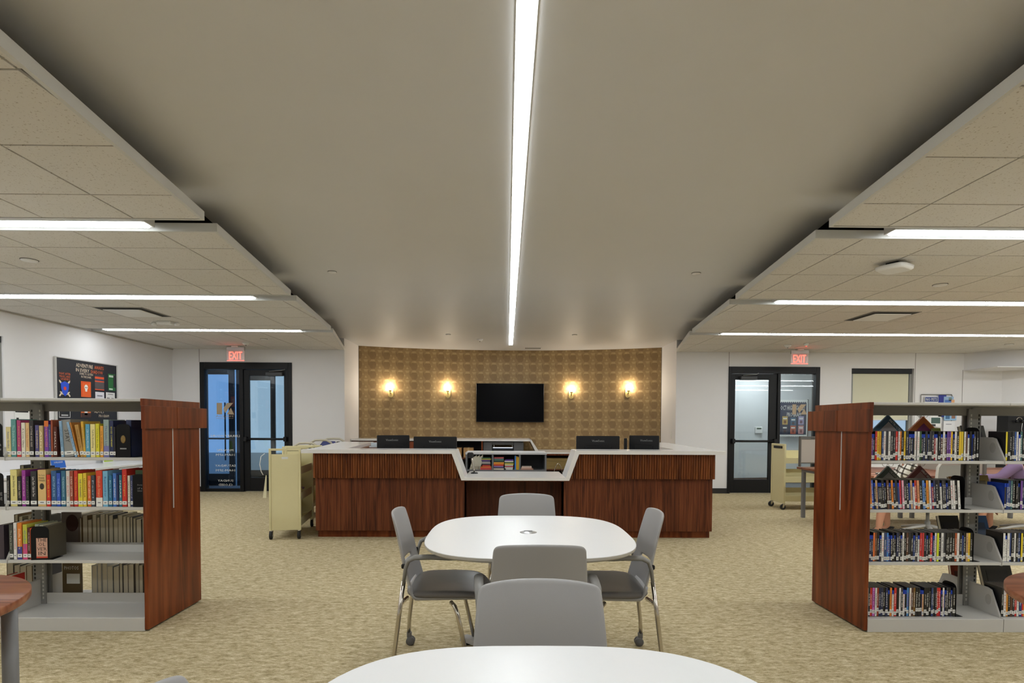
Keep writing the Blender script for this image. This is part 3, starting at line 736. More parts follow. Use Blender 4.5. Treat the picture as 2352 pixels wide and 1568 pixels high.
MB().tube([(-.2, -.28, .86), (-.2, -.28, .905)], .006, 6).build('hinge', STEEL, cp); MB().tube([(.17, -.28, .86), (.17, -.28, .905)], .006, 6).build('hinge', STEEL, cp)

# wall television and sconces
tv = thing('television', 'black flat television on the papered wall', 'television', (.068, 12.52, 1.797))
MB().bbox(-.745, -.05, -.425, .745, .0, .425, .006).build('bezel', BLACKP, tv)
MB().box(-.735, -.0515, -.412, .735, -.049, .415).build('screen', SCREEN, tv)
MB().bbox(-.3, 0, -.2, .3, .07, .2, .004).build('wall_mount', BLACKM, tv)
for x, z, lb in ((-2.50, 2.0, 'glowing brass sconce farthest left on the papered wall'), (-1.30, 2.01, 'glowing brass sconce just left of the television'), (1.415, 2.0, 'glowing brass sconce just right of the television'), (2.61, 2.02, 'glowing brass sconce farthest right on the papered wall')):
    y = arc_y(x); t = thing('wall_sconce', lb, 'lamp', (x, y, z), 0, 'brass wall sconces')
    pill = [(.052*math.cos(a), .052*math.sin(a)-.055) for a in [PI+PI*i/12 for i in range(13)]]+[(.052*math.cos(a), .052*math.sin(a)+.055) for a in [PI*i/12 for i in range(13)]]
    MB().prism(pill, -.02, 0, plane='xz').build('backplate', BRASS, t)
    MB().tube([(0, -.02, -.02), (0, -.07, -.02), (0, -.085, .0), (0, -.085, .02)], .012, 10).build('arm', BRASS, t)
    MB().lathe([(0, .02), (.03, .02), (.034, .045), (.02, .055), (0, .055)], 0, -.085, 0, 14).build('socket', BRASS, t)
    MB().lathe([(.0, .055), (.018, .06), (.042, .085), (.052, .12), (.045, .155), (.025, .175), (0, .18)], 0, -.085, 0, 18).build('bulb', BULB, t)

# power and switch plates
for x, y, z, s_, lb in ((-3.146, 11.25, 1.17, 1, 'white switch plate on the niche return wall left of the wallpaper'), (3.276, 11.25, 1.13, -1, 'white switch plate on the niche return wall right of the wallpaper')):
    t = thing('switch_plate', lb, 'switch', (x, y, z)); MB().bbox(-.008, -.045, -.07, .008, .045, .07, .003).build('plate', WHITEP, t); MB().bbox(-.012, -.015, -.03, .012, .015, .03, .002).build('rocker', LABELW, t)

# exit signs
for x, y, lb in ((-4.97, 10.45, 'red glowing EXIT sign above the left double door'), (5.40, 10.45, 'red glowing EXIT sign above the right door')):
    t = thing('exit_sign', lb, 'sign', (x, y, 2.735))
    MB().bbox(-.06, -.05, -.025, .06, .05, .0, .004).build('canopy', WHITEP, t)
    MB().bbox(-.165, -.022, -.085, .165, .022, -.022, .004).build('housing', plain('brushed_alu', srgb(190, 188, 186), .35, .6), t)
    MB().box(-.160, -.004, -.275, .160, .004, -.085).build('panel', plain('sign_panel', srgb(214, 190, 186), .2), t)
    MB().box(-.155, -.007, -.272, .155, -.0045, -.266).build('lit_edge', RED_E, t)
    text('lettering', 'EXIT', RED_E, t, (0, -.0055, -.175), w=.235, h=.135)
# ceiling fittings
def cap(x, y, z, r, label, red=False, name='sprinkler_cover', cat='sprinkler'):
    t = thing(name, label, cat, (x, y, z))
    MB().lathe([(0, -.012), (r*.9, -.012), (r, -.006), (r, -.003)], seg=24).build('plate', WHITEP, t)
    MB().lathe([(r*1.08, -.003), (r*1.08, 0), (0, 0)][::-1], seg=24).build('shadow_gap', plain('cap_gap', srgb(80, 76, 70), .8), t)
cap(-4.18, 5.03, 2.739, .062, 'round white cover in the left tiled ceiling near the picture edge')
cap(4.33, 5.67, 2.739, .062, 'round white cover in the right tiled ceiling behind the access point')
cap(-1.90, 6.2, CZ, .045, 'round white cover in the smooth ceiling left of the strip light')
cap(2.04, 6.15, CZ, .045, 'round white cover in the smooth ceiling right of the strip light')
cap(-1.08, 10.42, CZ, .045, 'small round cover in the smooth ceiling near the left sconces')
cap(1.23, 10.38, CZ, .045, 'small round cover in the smooth ceiling near the right sconces')
cap(-4.09, 9.6, 2.739, .055, 'round white cover in the left tiled ceiling right of the exit sign')
cap(8.62, 9.69, 2.739, .06, 'round white cover in the far right tiled ceiling corner')
def detector(x, y, z, label, red=False, r=.06):
    t = thing('smoke_detector', label, 'detector', (x, y, z))
    MB().lathe([(0, -.045), (r*.5, -.045), (r*.8, -.03), (r, -.015), (r, 0)], seg=20).build('body', WHITEP, t)
    MB().lathe([(0, -.052), (.012, -.052), (.012, -.045)], seg=10).build('sensor', emit('led_red', (1, .08, .05, 1), 3) if red else BLACKP, t)
detector(-.53, 10.98, CZ, 'small white detector in the smooth ceiling near the television')
detector(-4.60, 10.05, 2.739, 'white smoke detector on the ceiling in front of the left exit sign')
detector(4.93, 9.95, 2.739, 'white smoke detector on the ceiling left of the right exit sign')
detector(5.15, 9.75, 2.739, 'small detector with a red light above the right exit sign', True, .04)
t = thing('emergency_light', 'white twin emergency light under the left tiled ceiling behind the diffuser', 'light', (-4.79, 8.02, 2.739))
MB().bbox(-.10, -.06, -.04, .10, .06, 0, .01).build('body', WHITEP, t)
for s_ in (-1, 1): MB().lathe([(0, -.05), (.03, -.05), (.035, -.02), (.02, 0), (0, 0)], s_*.16, 0, -.01, 12).build('lamp_head', WHITEP, t)
ap = thing('access_point', 'white square wireless access point tilted under the right ceiling', 'access point', (3.36, 4.93, 2.735), math.radians(32))
MB().rings([superloop(0, 0, .10, .10, -.068, 5), superloop(0, 0, .118, .118, -.055, 5), superloop(0, 0, .122, .122, -.03, 5), superloop(0, 0, .10, .10, -.022, 5)]).build('body', WHITEP, ap)
MB().bbox(-.05, -.05, -.024, .05, .05, .002, .003).build('bracket', BLACKP, ap)
def diffuser(x, y, label):
    t = thing('air_diffuser', label, 'vent', (x, y, 2.739))
    MB().bbox(-.305, -.305, -.004, .305, .305, .008, .002).build('frame', plain('diffuser_frame', srgb(120, 116, 108), .5), t)
    MB().box(-.285, -.285, -.006, .285, .285, -.0035).build('shadow_slot', plain('diff_slot', srgb(52, 49, 44), .7), t)
    MB().rings([superloop(0, 0, .235, .235, -.014, 30, 4*8), superloop(0, 0, .225, .225, -.022, 30, 4*8)]).build('plate', WHITEP, t)
diffuser(-4.80, 7.35, 'square white air diffuser in the left tiled ceiling'); diffuser(4.83, 7.31, 'square white air diffuser in the right tiled ceiling')
t = thing('ceiling_vent', 'thin slotted vent in the smooth ceiling right of the strip light end', 'vent', (.55, 12.2, CZ))
MB().bbox(-.19, -.09, -.006, .19, .09, 0, .002).build('frame', WHITEP, t)
for i in range(5): MB().box(-.17, -.07+i*.032, -.010, .17, -.055+i*.032, -.006).build('louvre', STEELD, t)

# ================================================================== BOOK RACKS
SH = [1.10, .785, .445]           # shelf tops; base deck at .085
def rack(side, label):
    """double sided steel rack with a cherry end panel; side -1 left, +1 right. Inner face of the end panel at x=X0"""
    s = side; X0 = -2.262 if s < 0 else 2.290
    A = lambda d: X0+s*d          # distance away from the aisle
    r = thing('book_rack', label, 'bookshelf', (0, 0, 0))
    def bx(name, d0, y0, z0, d1, y1, z1, mat, b=.002, parent=None):
        a, c = sorted((A(d0), A(d1))); return MB().bbox(a, y0, z0, c, y1, z1, b).build(name, mat, parent or r)
    ep = bx('end_panel', 0, 3.565, .012, .024, 4.185, 1.43, ENDWOOD)
    bx('crown_board', 0, 3.555, 1.427, .026, 4.195, 1.472, ENDWOOD, parent=ep)
    bx('crown_block', -.022, 3.52, 1.283, 0, 3.868, 1.428, ENDWOOD, parent=ep)
    bx('crown_block', -.022, 3.874, 1.283, 0, 4.25, 1.428, ENDWOOD, parent=ep)
    bx('metal_inlay', -.003, 3.845, .745, 0, 3.853, 1.283, STEEL, .0005, parent=ep)
    bays = [(.026, .905), (.908, 1.80), (1.803, 2.7)]
    ups = [.87+.0, 1.77, 2.66]
    for i, d in enumerate(ups):
        u = link('upright', None, r)
        for dy in (-.026, .018):
            a, c = sorted((A(d), A(d+.085)))
            MB().box(a, 3.875+dy-.002, .02, c, 3.875+dy+.012, 1.44).build('post_face', STEELD, u)
        for dd in (.012, .066):
            mb = MB(); z = .12
            while z < 1.40:
                a, c = sorted((A(d+dd), A(d+dd+.009))); mb.box(a, 3.875-.0295, z, c, 3.875-.0275, z+.016); z += .027
            h = mb.build('punched_slots', plain('slot_light', srgb(200, 198, 192), .6) if dd == .012 else BLACKI, u); h['kind'] = 'stuff'
        a, c = sorted((A(d+.02), A(d+.065))); MB().box(a, 3.85, .02, c, 3.90, 1.44).build('post_core', plain('post_dark', srgb(92, 91, 88), .5), u)
    for bi, (d0, d1) in enumerate(bays):
        # canopy, base
        bx('canopy_top', d0, 3.57, 1.454, d1, 4.18, 1.472, STEEL, .003)
        bx('canopy_rail', d0, 3.868, 1.395, d1, 3.884, 1.454, plain('rail_grey', srgb(150, 148, 143), .5), .001)
        bx('base_deck', d0, 3.575, .072, d1, 4.175, .086, STEEL)
        bx('kick_plate', d0, 3.570, 0, d1, 3.582, .085, STEEL); bx('kick_plate', d0, 4.168, 0, d1, 4.18, .085, STEEL)
        bx('back_stop', d0, 3.855, .086, d1, 3.862, .16, STEEL, .001)
        for z in SH:
            for y0, y1, f in ((3.60, 3.845, -1), (3.905, 4.15, 1)):
                sh = bx('shelf', d0+.002, y0, z-.014, d1-.002, y1, z, STEEL, .003)
                yy = y0 if f < 0 else y1-.003
                bx('shelf_lip', d0+.002, yy-.001, z-.019, d1-.002, yy+.004, z-.001, STEEL, .001, parent=sh)
                yb = y1-.006 if f < 0 else y0
                bx('rear_flange', d0+.002, yb, z, d1-.002, yb+.005, z+.05, STEEL, .001, parent=sh)
    # shelf side brackets (sloping cheeks)
    def cheek(d, z, yfront, yback, h, f):
        pp = [(yfront, z-.022), (yback, z-.022), (yback, z+h), (yfront+f*.10 if f > 0 else yfront-.10, z+h), (yfront+f*.07 if f > 0 else yfront-.07, z+h-.008), (yfront, z+.012)]
        a = A(d); mb = MB(); mb.prism(pp, a-.0015, a+.0015, plane='yz')
        c = mb.build('shelf_bracket', STEEL, r)
        # pressed oval
        yc = (yfront+yback)/2-f*.0; zc = z+h*.55
        ov = [(yc+.022*math.cos(t)-f*.035, zc+.035*math.sin(t)) for t in [2*PI*i/14 for i in range(14)]]
        MB().prism(ov, a-.0035, a+.0035, plane='yz').build('pressed_oval', plain('steel_shade', srgb(178, 176, 172), .45), c)
    for d in (.030, .903, .910, 1.798, 1.805):
        for z in SH+[.086]:
            for (yf, yb, f) in ((3.598, 3.845, 1), (4.152, 3.905, -1)):
                cheek(d, z, yf, yb, .15 if z > .1 else .17, f)
    return r, A
rackL, AL = rack(-1, 'left double sided library rack of books with a cherry wood end panel')
rackR, AR = rack(1, 'right double sided library rack of disc cases with a cherry wood end panel')

def rim(w, d, h, t, mb):
    """hard cover: spine on the front, two boards"""
    mb.bbox(-w/2, 0, 0, -w/2+t, d, h, min(.0008, t*.4)); mb.bbox(w/2-t, 0, 0, w/2, d, h, min(.0008, t*.4)); mb.bbox(-w/2, 0, 0, w/2, t, h, min(.0008, t*.4)); return mb
def book(w, h, d, col, title, tcol, label, loc, rz=0, ry=0, band=None, group=None, lab=True, cat='book', flip=False):
    t = thing('book', label, cat, loc, rz, group); t.rotation_euler = (0, ry, rz)
    tb = .0022
    rim(w, d, h, tb, MB()).build('cover', colm(*col), t)
    MB().box(-w/2+tb, tb+.0005, .003, w/2-tb, d-.004, h-.004).build('pages', PAPER, t)
    if band: MB().box(-w/2+.0005, -.0005, h*band[0], w/2-.0005, .0002, h*band[1]).build('spine_band', colm(*band[2]), t)
    if title and h > .12: text('title_lettering', title, colm(*tcol), t, (0, -.0009, h*.56), w=h*(.56 if w < .05 else .34), h=w*.40 if w < .05 else .026, face='spine')
    if lab:
        l = MB().box(-w/2+.001, -.0016, .014 if not flip else .02, w/2-.001, -.0004, .036 if not flip else .05).build('call_number_label', LABELW, t)
        MB().box(-w*.22, -.0019, .023, w*.22, -.0016, .028).build('print', plain('print_grey2', srgb(90, 90, 100), .6), l)
    return t
def colname(c):
    table = [('black', (35, 33, 35)), ('white', (225, 222, 215)), ('grey', (130, 130, 130)), ('red', (185, 45, 35)), ('orange', (220, 125, 45)), ('yellow', (228, 205, 60)), ('cream', (220, 208, 160)), ('pale blue', (140, 180, 215)), ('blue', (45, 85, 165)), ('navy', (35, 45, 85)), ('teal', (60, 130, 135)), ('green', (60, 110, 60)), ('purple', (120, 60, 160)), ('pink', (220, 110, 150)), ('brown', (110, 60, 35)), ('tan', (190, 150, 100)), ('magenta', (175, 65, 115)), ('dark grey', (75, 75, 80)), ('rust', (160, 75, 45)), ('lavender', (160, 150, 190))]
    return min(table, key=lambda n: sum((a-b)**2 for a, b in zip(n[1], c)))[0]
S1 = [(-3.174, .033, .19, (222, 208, 150), 'Seven Gothic', (60, 90, 150)), (-3.141, .034, .239, (92, 150, 146), 'The Dutch House', (190, 220, 215)), (-3.106, .027, .233, (178, 66, 118), 'Swan Song', (230, 190, 120)), (-3.079, .027, .217, (232, 224, 205), 'A Love Glass', (60, 50, 50)), (-3.052, .026, .217, (226, 190, 130), 'The Indian Summer', (190, 70, 50)),
      (-3.026, .028, .233, (48, 44, 44), 'SCYTHE AND RISE', (210, 200, 190)), (-2.994, .026, .202, (84, 78, 130), 'THE EVENING', (225, 205, 150)), (-2.966, .027, .199, (196, 172, 120), 'Atlas', (250, 240, 210)), (-2.936, .028, .230, (118, 58, 168), 'THE FAMILY PUZZLE', (240, 150, 60)), (-2.907, .016, .207, (70, 82, 130), 'Summer', (180, 190, 220)),
      (-2.891, .015, .236, (156, 74, 42), None, None), (-2.876, .024, .193, (88, 36, 24), 'SMALL', (230, 220, 210)), (-2.838, .020, .230, (140, 176, 206), 'TOM LAKE SUMMER', (40, 80, 130), -3), (-2.818, .060, .236, (142, 142, 138), 'STAY', (50, 50, 50), -5), (-2.754, .018, .227, (150, 186, 216), 'SOMEBODY', (40, 60, 120), -13), (-2.734, .012, .224, (196, 128, 46), 'Golden', (90, 50, 20), -13), (-2.716, .026, .207, (188, 142, 70), 'North Woods', (120, 80, 30), -10),
      (-2.697, .018, .227, (224, 176, 56), 'The Lion Women', (110, 70, 140), -4), (-2.675, .030, .21, (86, 162, 194), 'CIRCLING MOON', (220, 240, 250)), (-2.645, .033, .21, (236, 222, 150), 'Tell Me Everything', (50, 50, 50)), (-2.610, .025, .213, (226, 216, 48), 'Lucy by the Sea', (70, 80, 30)), (-2.584, .022, .199, (236, 166, 62), 'Oh William', (120, 60, 20)), (-2.561, .036, .239, (152, 172, 168), 'The Little Liar', (90, 90, 140)), (-2.524, .026, .233, (34, 44, 84), 'GOOD COMPANY', (235, 225, 60)), (-2.497, .014, .193, (38, 36, 40), None, None)]
S2 = [(-3.176, .020, .196, (36, 34, 34), 'THE MOON AND SIX', (200, 195, 180)), (-3.156, .045, .233, (226, 214, 138), 'Jane Smiley Golden', (70, 60, 50)), (-3.111, .028, .19, (34, 32, 32), 'DONNA TARTT', (210, 200, 170)), (-3.083, .026, .230, (150, 50, 150), 'THE LAST STORY TELLER', (240, 190, 220)), (-3.058, .023, .19, (32, 32, 34), 'Night', (120, 110, 100)), (-3.026, .040, .224, (40, 40, 42), 'Lone Tenho: Table for Two', (235, 230, 225)),
      (-2.982, .054, .233, (224, 188, 124), None, None), (-2.926, .026, .202, (206, 44, 32), 'BIG RED BOOK', (240, 200, 60)), (-2.899, .035, .227, (48, 92, 142), 'BEAUTIFUL RUIN', (160, 200, 225)), (-2.864, .027, .213, (46, 86, 190), 'THE CAPITAL', (150, 190, 240)), (-2.835, .030, .227, (50, 106, 134), 'THE READING ROOM', (180, 220, 230)), (-2.805, .025, .227, (222, 218, 208), 'FIFTY SECRETS', (200, 50, 50)), (-2.779, .024, .227, (158, 74, 52), 'DEAD LETTER', (235, 215, 200)),
      (-2.754, .026, .227, (204, 52, 36), 'The Golden State', (240, 170, 60)), (-2.727, .031, .21, (232, 212, 54), 'THE SUNSHINES', (60, 70, 110)), (-2.695, .024, .213, (232, 196, 62), 'LEAVING LA', (60, 40, 20)), (-2.669, .024, .196, (222, 104, 46), 'FIRST LESSON', (250, 230, 200)), (-2.643, .024, .199, (66, 70, 80), 'Pearl', (180, 190, 200)), (-2.616, .043, .23, (214, 66, 40), 'Elizabeth Strand', (240, 180, 130)), (-2.571, .034, .227, (120, 180, 212), 'Remember', (40, 80, 150)), (-2.536, .024, .199, (40, 110, 150), 'Blue Hour', (170, 210, 225)),
      (-2.509, .024, .213, (70, 120, 200), 'WE ARE FRIENDS', (240, 240, 240)), (-2.485, .015, .202, (40, 50, 96), None, None), (-2.470, .020, .202, (50, 120, 140), 'SNARE', (240, 240, 235)), (-2.447, .031, .239, (206, 48, 38), 'Lisa Wingate', (240, 190, 80)), (-2.413, .017, .199, (226, 220, 204), 'Quiet', (60, 50, 50)), (-2.396, .017, .199, (46, 56, 100), 'Orchard', (200, 200, 220))]
S3 = [(-3.169, .027, .223, (70, 72, 66), 'The Paris Hour', (190, 195, 180)), (-3.142, .022, .235, (228, 226, 220), 'HE TELLS A LAWRENCE', (190, 40, 40)), (-3.118, .031, .234, (226, 130, 44), 'Stella Rivers', (250, 230, 190)), (-3.084, .030, .223, (196, 196, 70), 'Colour', (40, 120, 190)), (-3.054, .019, .204, (92, 34, 30), 'MURDER HERE', (220, 200, 190)), (-3.035, .021, .20, (226, 96, 44), 'THE HOLE WE ARE IN', (250, 225, 90))]
rnk = ['upper', 'middle', 'lower']
for si, (lst, z) in enumerate(((S1, SH[0]), (S2, SH[1]), (S3, SH[2]))):
    for i, b in enumerate(lst):
        x, w, h, col, ti, tc = b[:6]; lean = b[6] if len(b) > 6 else 0
        lb = '%s book with white spine label, %s from left, %s shelf, left rack' % (colname(col), ordinal(i+1), rnk[si])
        band = None
        if (si, i) == (0, 2): band = (0, .12, (205, 60, 50))
        if (si, i) == (0, 8): band = (.84, 1, (226, 120, 50))
        if (si, i) == (0, 22): band = (0, .3, (120, 120, 175))
        if (si, i) == (1, 18): band = (0, .25, (235, 232, 225))
        if (si, i) == (2, 2): band = (0, .35, (60, 60, 140))
        if (si, i) == (2, 3): band = (.0, .45, (214, 80, 130))
        d = random.uniform(.150, .168)
        xx = x+w/2; ry = 0
        if lean: ry = math.radians(lean); xx += .010+ .5*w*0
        t = book(w-.0012, h, d, col, ti, tc or (0, 0, 0), lb, (xx, 3.612+random.uniform(0, .006), z+(abs(math.sin(ry))*w/2 if lean else 0)+.0005), 0, ry, band, 'books on the %s shelf of the left rack' % rnk[si])
        if (si, i) == (1, 6):
            text('title_lettering', 'The Family', BLACKI, t, (0, -.0009, h-.035), w=.040, h=.010); text('title_lettering', 'MARK', BLACKI, t, (0, -.0009, h-.052), w=.036, h=.012); text('title_lettering', 'TWAIN', BLACKI, t, (0, -.0009, h-.068), w=.040, h=.012)
            MB().rings([superloop(0, 0, .014, .020, 0, 2.2, 16), superloop(0, 0, .012, .018, .0006, 2.2, 16)]).build('portrait', plain('portrait_ink', srgb(60, 52, 44), .7, noise=.6, nscale=150), t).matrix_basis = Matrix.Translation((0, -.0006, h-.105)) @ Matrix.Rotation(PI/2, 4, 'X')
        if (si, i) in ((0, 12), (0, 13)): pass
BEB = plain('bookend_black', (.004, .004, .005, 1), .5, spec=.2)
def bookend(x, y, z, w, h, side, label, group=None):
    """black steel bookend: rounded upright plate across the shelf and a foot plate"""
    t = thing('bookend', label, 'bookend', (x, y, z), 0, group)
    pl = [(-w/2, 0), (w/2, 0)]+[(w/2*math.copysign(abs(math.cos(a))**.6, math.cos(a)), h-w*.30+w*.30*math.sin(a)) for a in [PI*i/14 for i in range(15)]]
    return t, pl
def bookend_x(x, z, h, label, side=1, cover=None, w=.12):
    t, pl = bookend(x, 3.612+w/2, z, w, h, side, label)
    MB().prism(pl, -.0015, .0015, plane='yz').build('plate', BEB, t)
    MB().box(0, -w/2, .0003, side*.045, w/2, .002).build('foot', BEB, t); return t
def bookend_f(x, z, w, h, label, rz=0):
    t, pl = bookend(x, 3.606, z, w, h, 1, label); t.rotation_euler.z = rz
    MB().prism(pl, 0, .003, plane='xz').build('plate', BEB, t)
    MB().box(-w/2, .003, .0003, w/2+.02, .10, .002).build('foot', BEB, t); return t
# the left rack's bookends are turned so that their faces look at the aisle, covers show through
t = bookend_f(-2.430, SH[0], .088, .212, 'black bookend facing out at the right end of the upper shelf of the left rack')
MB().rings([superloop(0, 0, .016, .026, 0, 2, 14), superloop(0, 0, .012, .022, .001, 2, 14)]).build('cover_motif', plain('gold_motif', srgb(130, 104, 50), .5, noise=.6, nscale=120), t).matrix_basis = Matrix.Translation((0, -.0006, .115)) @ Matrix.Rotation(PI/2, 4, 'X')
MB().box(-.02, -.0012, .052, .02, -.0004, .060).build('cover_print', plain('print_grey', srgb(150, 150, 150), .5), t)
book(.034, .238, .16, (38, 48, 84), None, (0, 0, 0), 'navy book right behind the facing bookend, upper shelf of the left rack', (-2.405, 3.622, SH[0]), lab=False)
t = bookend_f(-2.334, SH[1], .082, .210, 'black bookend facing out at the right end of the middle shelf of the left rack')
for s_, z in (('Story', .140), ('of a', .120), ('Collector', .104)): text('cover_lettering', s_, plain('print_grey', srgb(150, 150, 150), .5), t, (.004, -.0006, z), w=.032, h=.011)
book(.09, .232, .012, (52, 74, 40), None, (0, 0, 0), 'dark green book lying against the facing bookend, middle shelf of the left rack', (-2.335, 3.640, SH[1]), lab=False)
t = bookend_f(-2.968, SH[2], .106, .215, 'black bookend with pink lettered panel on the lower shelf of the left rack', math.radians(6))
MB().box(-.020, -.0012, .012, .045, -.0003, .140).build('cover_panel', plain('pink_panel', srgb(205, 160, 140), .6), t)
for s_, z in (('THE', .128), ('OL', .100), ("VE'R", .071), ('IN', .042)): text('cover_lettering', s_, BLACKI, t, (.013, -.0016, z), w=.055 if len(s_) > 2 else .040, h=.022)
MB().box(-.020, -.0014, .012, .045, -.0006, .022).build('cover_panel', colm(200, 70, 50), t)
for i, (c, n_) in enumerate((((150, 158, 140), 'sage'), ((190, 186, 160), 'cream'), ((90, 84, 70), 'olive'))):
    book(.026, .225-.006*i, .15, c, None, (0, 0, 0), '%s book behind the lettered bookend, lower shelf of the left rack' % n_, (-3.000+i*.028, 3.625, SH[2]), lab=False)
# far bay books at the left edge
for si, z in enumerate(SH[:2]):
    t = bookend_f(-3.232, z, .085, .215, 'black bookend beyond the shelf bracket at the left picture edge, %s shelf' % rnk[si])
    for k, s_ in enumerate(('Vista', 'Chow') if si == 0 else ('THE', 'WAVE')): text('cover_lettering', s_, plain('print_grey', srgb(150, 150, 150), .5), t, (.01, -.0006, .08-.03*k), w=.05, h=.02)
for i in range(3):
    book(.03, .22-.01*i, .15, [(60, 50, 60), (120, 60, 90), (40, 60, 80)][i], None, (0, 0, 0), '%s book beside the leftmost bookend, lower shelf, at the picture edge' % ['dark plum', 'wine red', 'slate blue'][i], (-3.22-i*.034, 3.62, SH[2]), lab=False)
t = book(.05, .24, .16, (190, 40, 30), 'TACO', (240, 230, 210), 'tall black and red book behind the round table at the left edge', (-3.222, 3.60, .087), band=(.25, .75, (30, 26, 24)), lab=False)
# books on the far side (we see their page edges)
def back_row(sidefn, d0, d1, z, what, hs=(.19, .235), wide=(.018, .040), cols=None):
    d = d0; i = 0
    while d < d1:
        w = random.uniform(*wide)
        if d+w > d1+.01: break
        c = random.choice(cols or [(60, 60, 60), (150, 140, 110), (90, 90, 90), (40, 44, 60), (170, 160, 130), (110, 84, 40)])
        h = random.uniform(*hs); x = sidefn(d+w/2)
        lb = '%s book showing page edges, %s from wood end, far %s' % (colname(c), ordinal(i+1), what)
        book(w-.001, h, random.uniform(.15, .165), c, None, (0, 0, 0), lb, (x, 4.145, z+.0005), PI, 0, lab=False)
        d += w; i += 1
back_row(AL, .035, .74, SH[2], 'lower shelf, left rack')
back_row(AL, .035, .67, .087, 'bottom deck, left rack', hs=(.21, .25), wide=(.024, .05), cols=[(200, 200, 196), (60, 60, 64), (150, 140, 120), (120, 110, 100)])
back_row(AL, .035, .50, SH[0], 'upper shelf, left rack')
back_row(AL, .99, 1.15, SH[1], 'middle shelf beyond upright')
back_row(AL, .99, 1.2, SH[2], 'lower shelf beyond upright')
back_row(AL, .99, 1.25, .087, 'bottom deck beyond upright', hs=(.22, .26), wide=(.03, .05))
t = thing('magazine', 'book with a dark figure on its cover, far lower shelf, left rack', 'book', (AL(.80), 3.985, SH[2]))
MB().bbox(-.065, 0, 0, .065, .018, .245, .001).build('cover', colm(120, 108, 100), t)
MB().rings([superloop(0, 0, .045, .06, 0, 2, 16), superloop(0, 0, .04, .055, .0008, 2, 16)]).build('cover_motif', colm(70, 40, 30), t).matrix_basis = Matrix.Translation((.01, -.0006, .17)) @ Matrix.Rotation(PI/2, 4, 'X')
t = thing('magazine', 'tan book lettered PHOTOS on the far bottom deck by the left upright', 'book', (AL(.80), 3.985, .087))
MB().bbox(-.065, 0, 0, .065, .018, .245, .001).build('cover', colm(110, 92, 62), t); text('cover_lettering', 'PHOTOS', WHITEI, t, (0, -.001, .21), w=.10, h=.025)
MB().box(-.03, -.006, .10, .06, -.001, .17).build('leaflet', LABELW, t)

# ------------------------------------------------------------------ disc cases
DCOL = [(24, 24, 26)]*20+[(48, 48, 52)]*7+[(224, 222, 218)]*9+[(50, 70, 120)]*3+[(36, 44, 78)]*3+[(200, 50, 44)]*2+[(226, 190, 50)]*2+[(60, 60, 66)]*3+[(90, 60, 46)]*2+[(90, 130, 190), (216, 130, 50), (70, 110, 110), (196, 160, 120), (190, 180, 200), (112, 70, 150), (150, 34, 40), (60, 90, 60)]
TW = ['THE RETURN', 'HOME', 'MIDWAY', 'BLACK SEA', 'THE RIVER', 'GHOSTS', 'NIGHT', 'CARGO', 'FIRE', 'SEASON 2', 'WINTER', 'THE CROWN', 'HUNTER', 'ISLAND', 'JOURNEY', 'PARALLEL', 'Lantern', 'OUTPOST', 'SEVEN DAYS', 'Marigold', 'THE LAST TRAIN', 'UNDERTOW', 'Paper Moon', 'THE GUARD', 'STORM', 'Little Wren', 'HARBOR', 'VOLUME ONE', 'A QUIET ROAD', 'SKYLINE', 'THE BAKER', 'ORBIT', 'WOLF CREEK', 'Summer Camp', 'TEN MILES', 'THE VISIT']
BLUE = plain('bluray_blue', srgb(24, 60, 170), .25)
HUB = plain('case_black', (.012, .012, .014, 1), .3)
_disc = {}
def disc(x, y, z, w, h, col, blu, title, label, ry, group):
    t = thing('disc_case', label, 'disc case', (x, y, z)); t.rotation_euler.y = ry; t['group'] = group
    key = (round(w, 4), blu)
    D = .135; H = .170 if blu else .189
    k = ('b', key)
    if k not in _disc: _disc[k] = MB().bbox(-w/2, 0, 0, w/2, D, H, .0012).mesh('case_body', BLUE if blu else HUB)
    link('case_body', _disc[k], t)
    k = ('s', key, col)
    if k not in _disc:
        _disc[k] = MB().box(-w/2+.0006, -.0008, .002, w/2-.0006, .0001, H-(.024 if blu else .002)).mesh('spine_print', colm(*col, .3))
    link('spine_print', _disc[k], t)
    if blu:
        k = ('t', key)
        if k not in _disc: _disc[k] = MB().bbox(-w/2+.0003, .001, H-.001, w/2-.0003, D-.002, H+.0005, .0004).mesh('case_rim', HUB)
    lum = sum(col)/3
    tm = WHITEI if lum < 120 else (BLACKI if random.random() < .6 else colm(180, 40, 36))
    if title: text('title_lettering', title, tm, t, (0, -.0011, H*.58), w=H*random.uniform(.35, .6), h=w*.48, face='spine')
    zl = random.choice((.010, .014, .020, .024, .034))
    k = ('l', round(w, 4))
    if k not in _disc: _disc[k] = MB().box(-w/2+.0004, -.0016, 0, w/2-.0004, -.0006, .022).mesh('call_number_label', LABELW)
    l = link('call_number_label', _disc[k], t, (0, 0, zl))
    k = ('p', round(w, 4))
    if k not in _disc:
        mb = MB(); mb.box(-w*.28, -.0019, .005, w*.28, -.0016, .0075); mb.box(-w*.28, -.0019, .0105, w*.28, -.0016, .013); mb.box(-w*.28, -.0019, .016, w*.28, -.0016, .018)
        _disc[k] = mb.mesh('print', BLACKI)
    link('print', _disc[k], l)['kind'] = 'stuff'
    return t
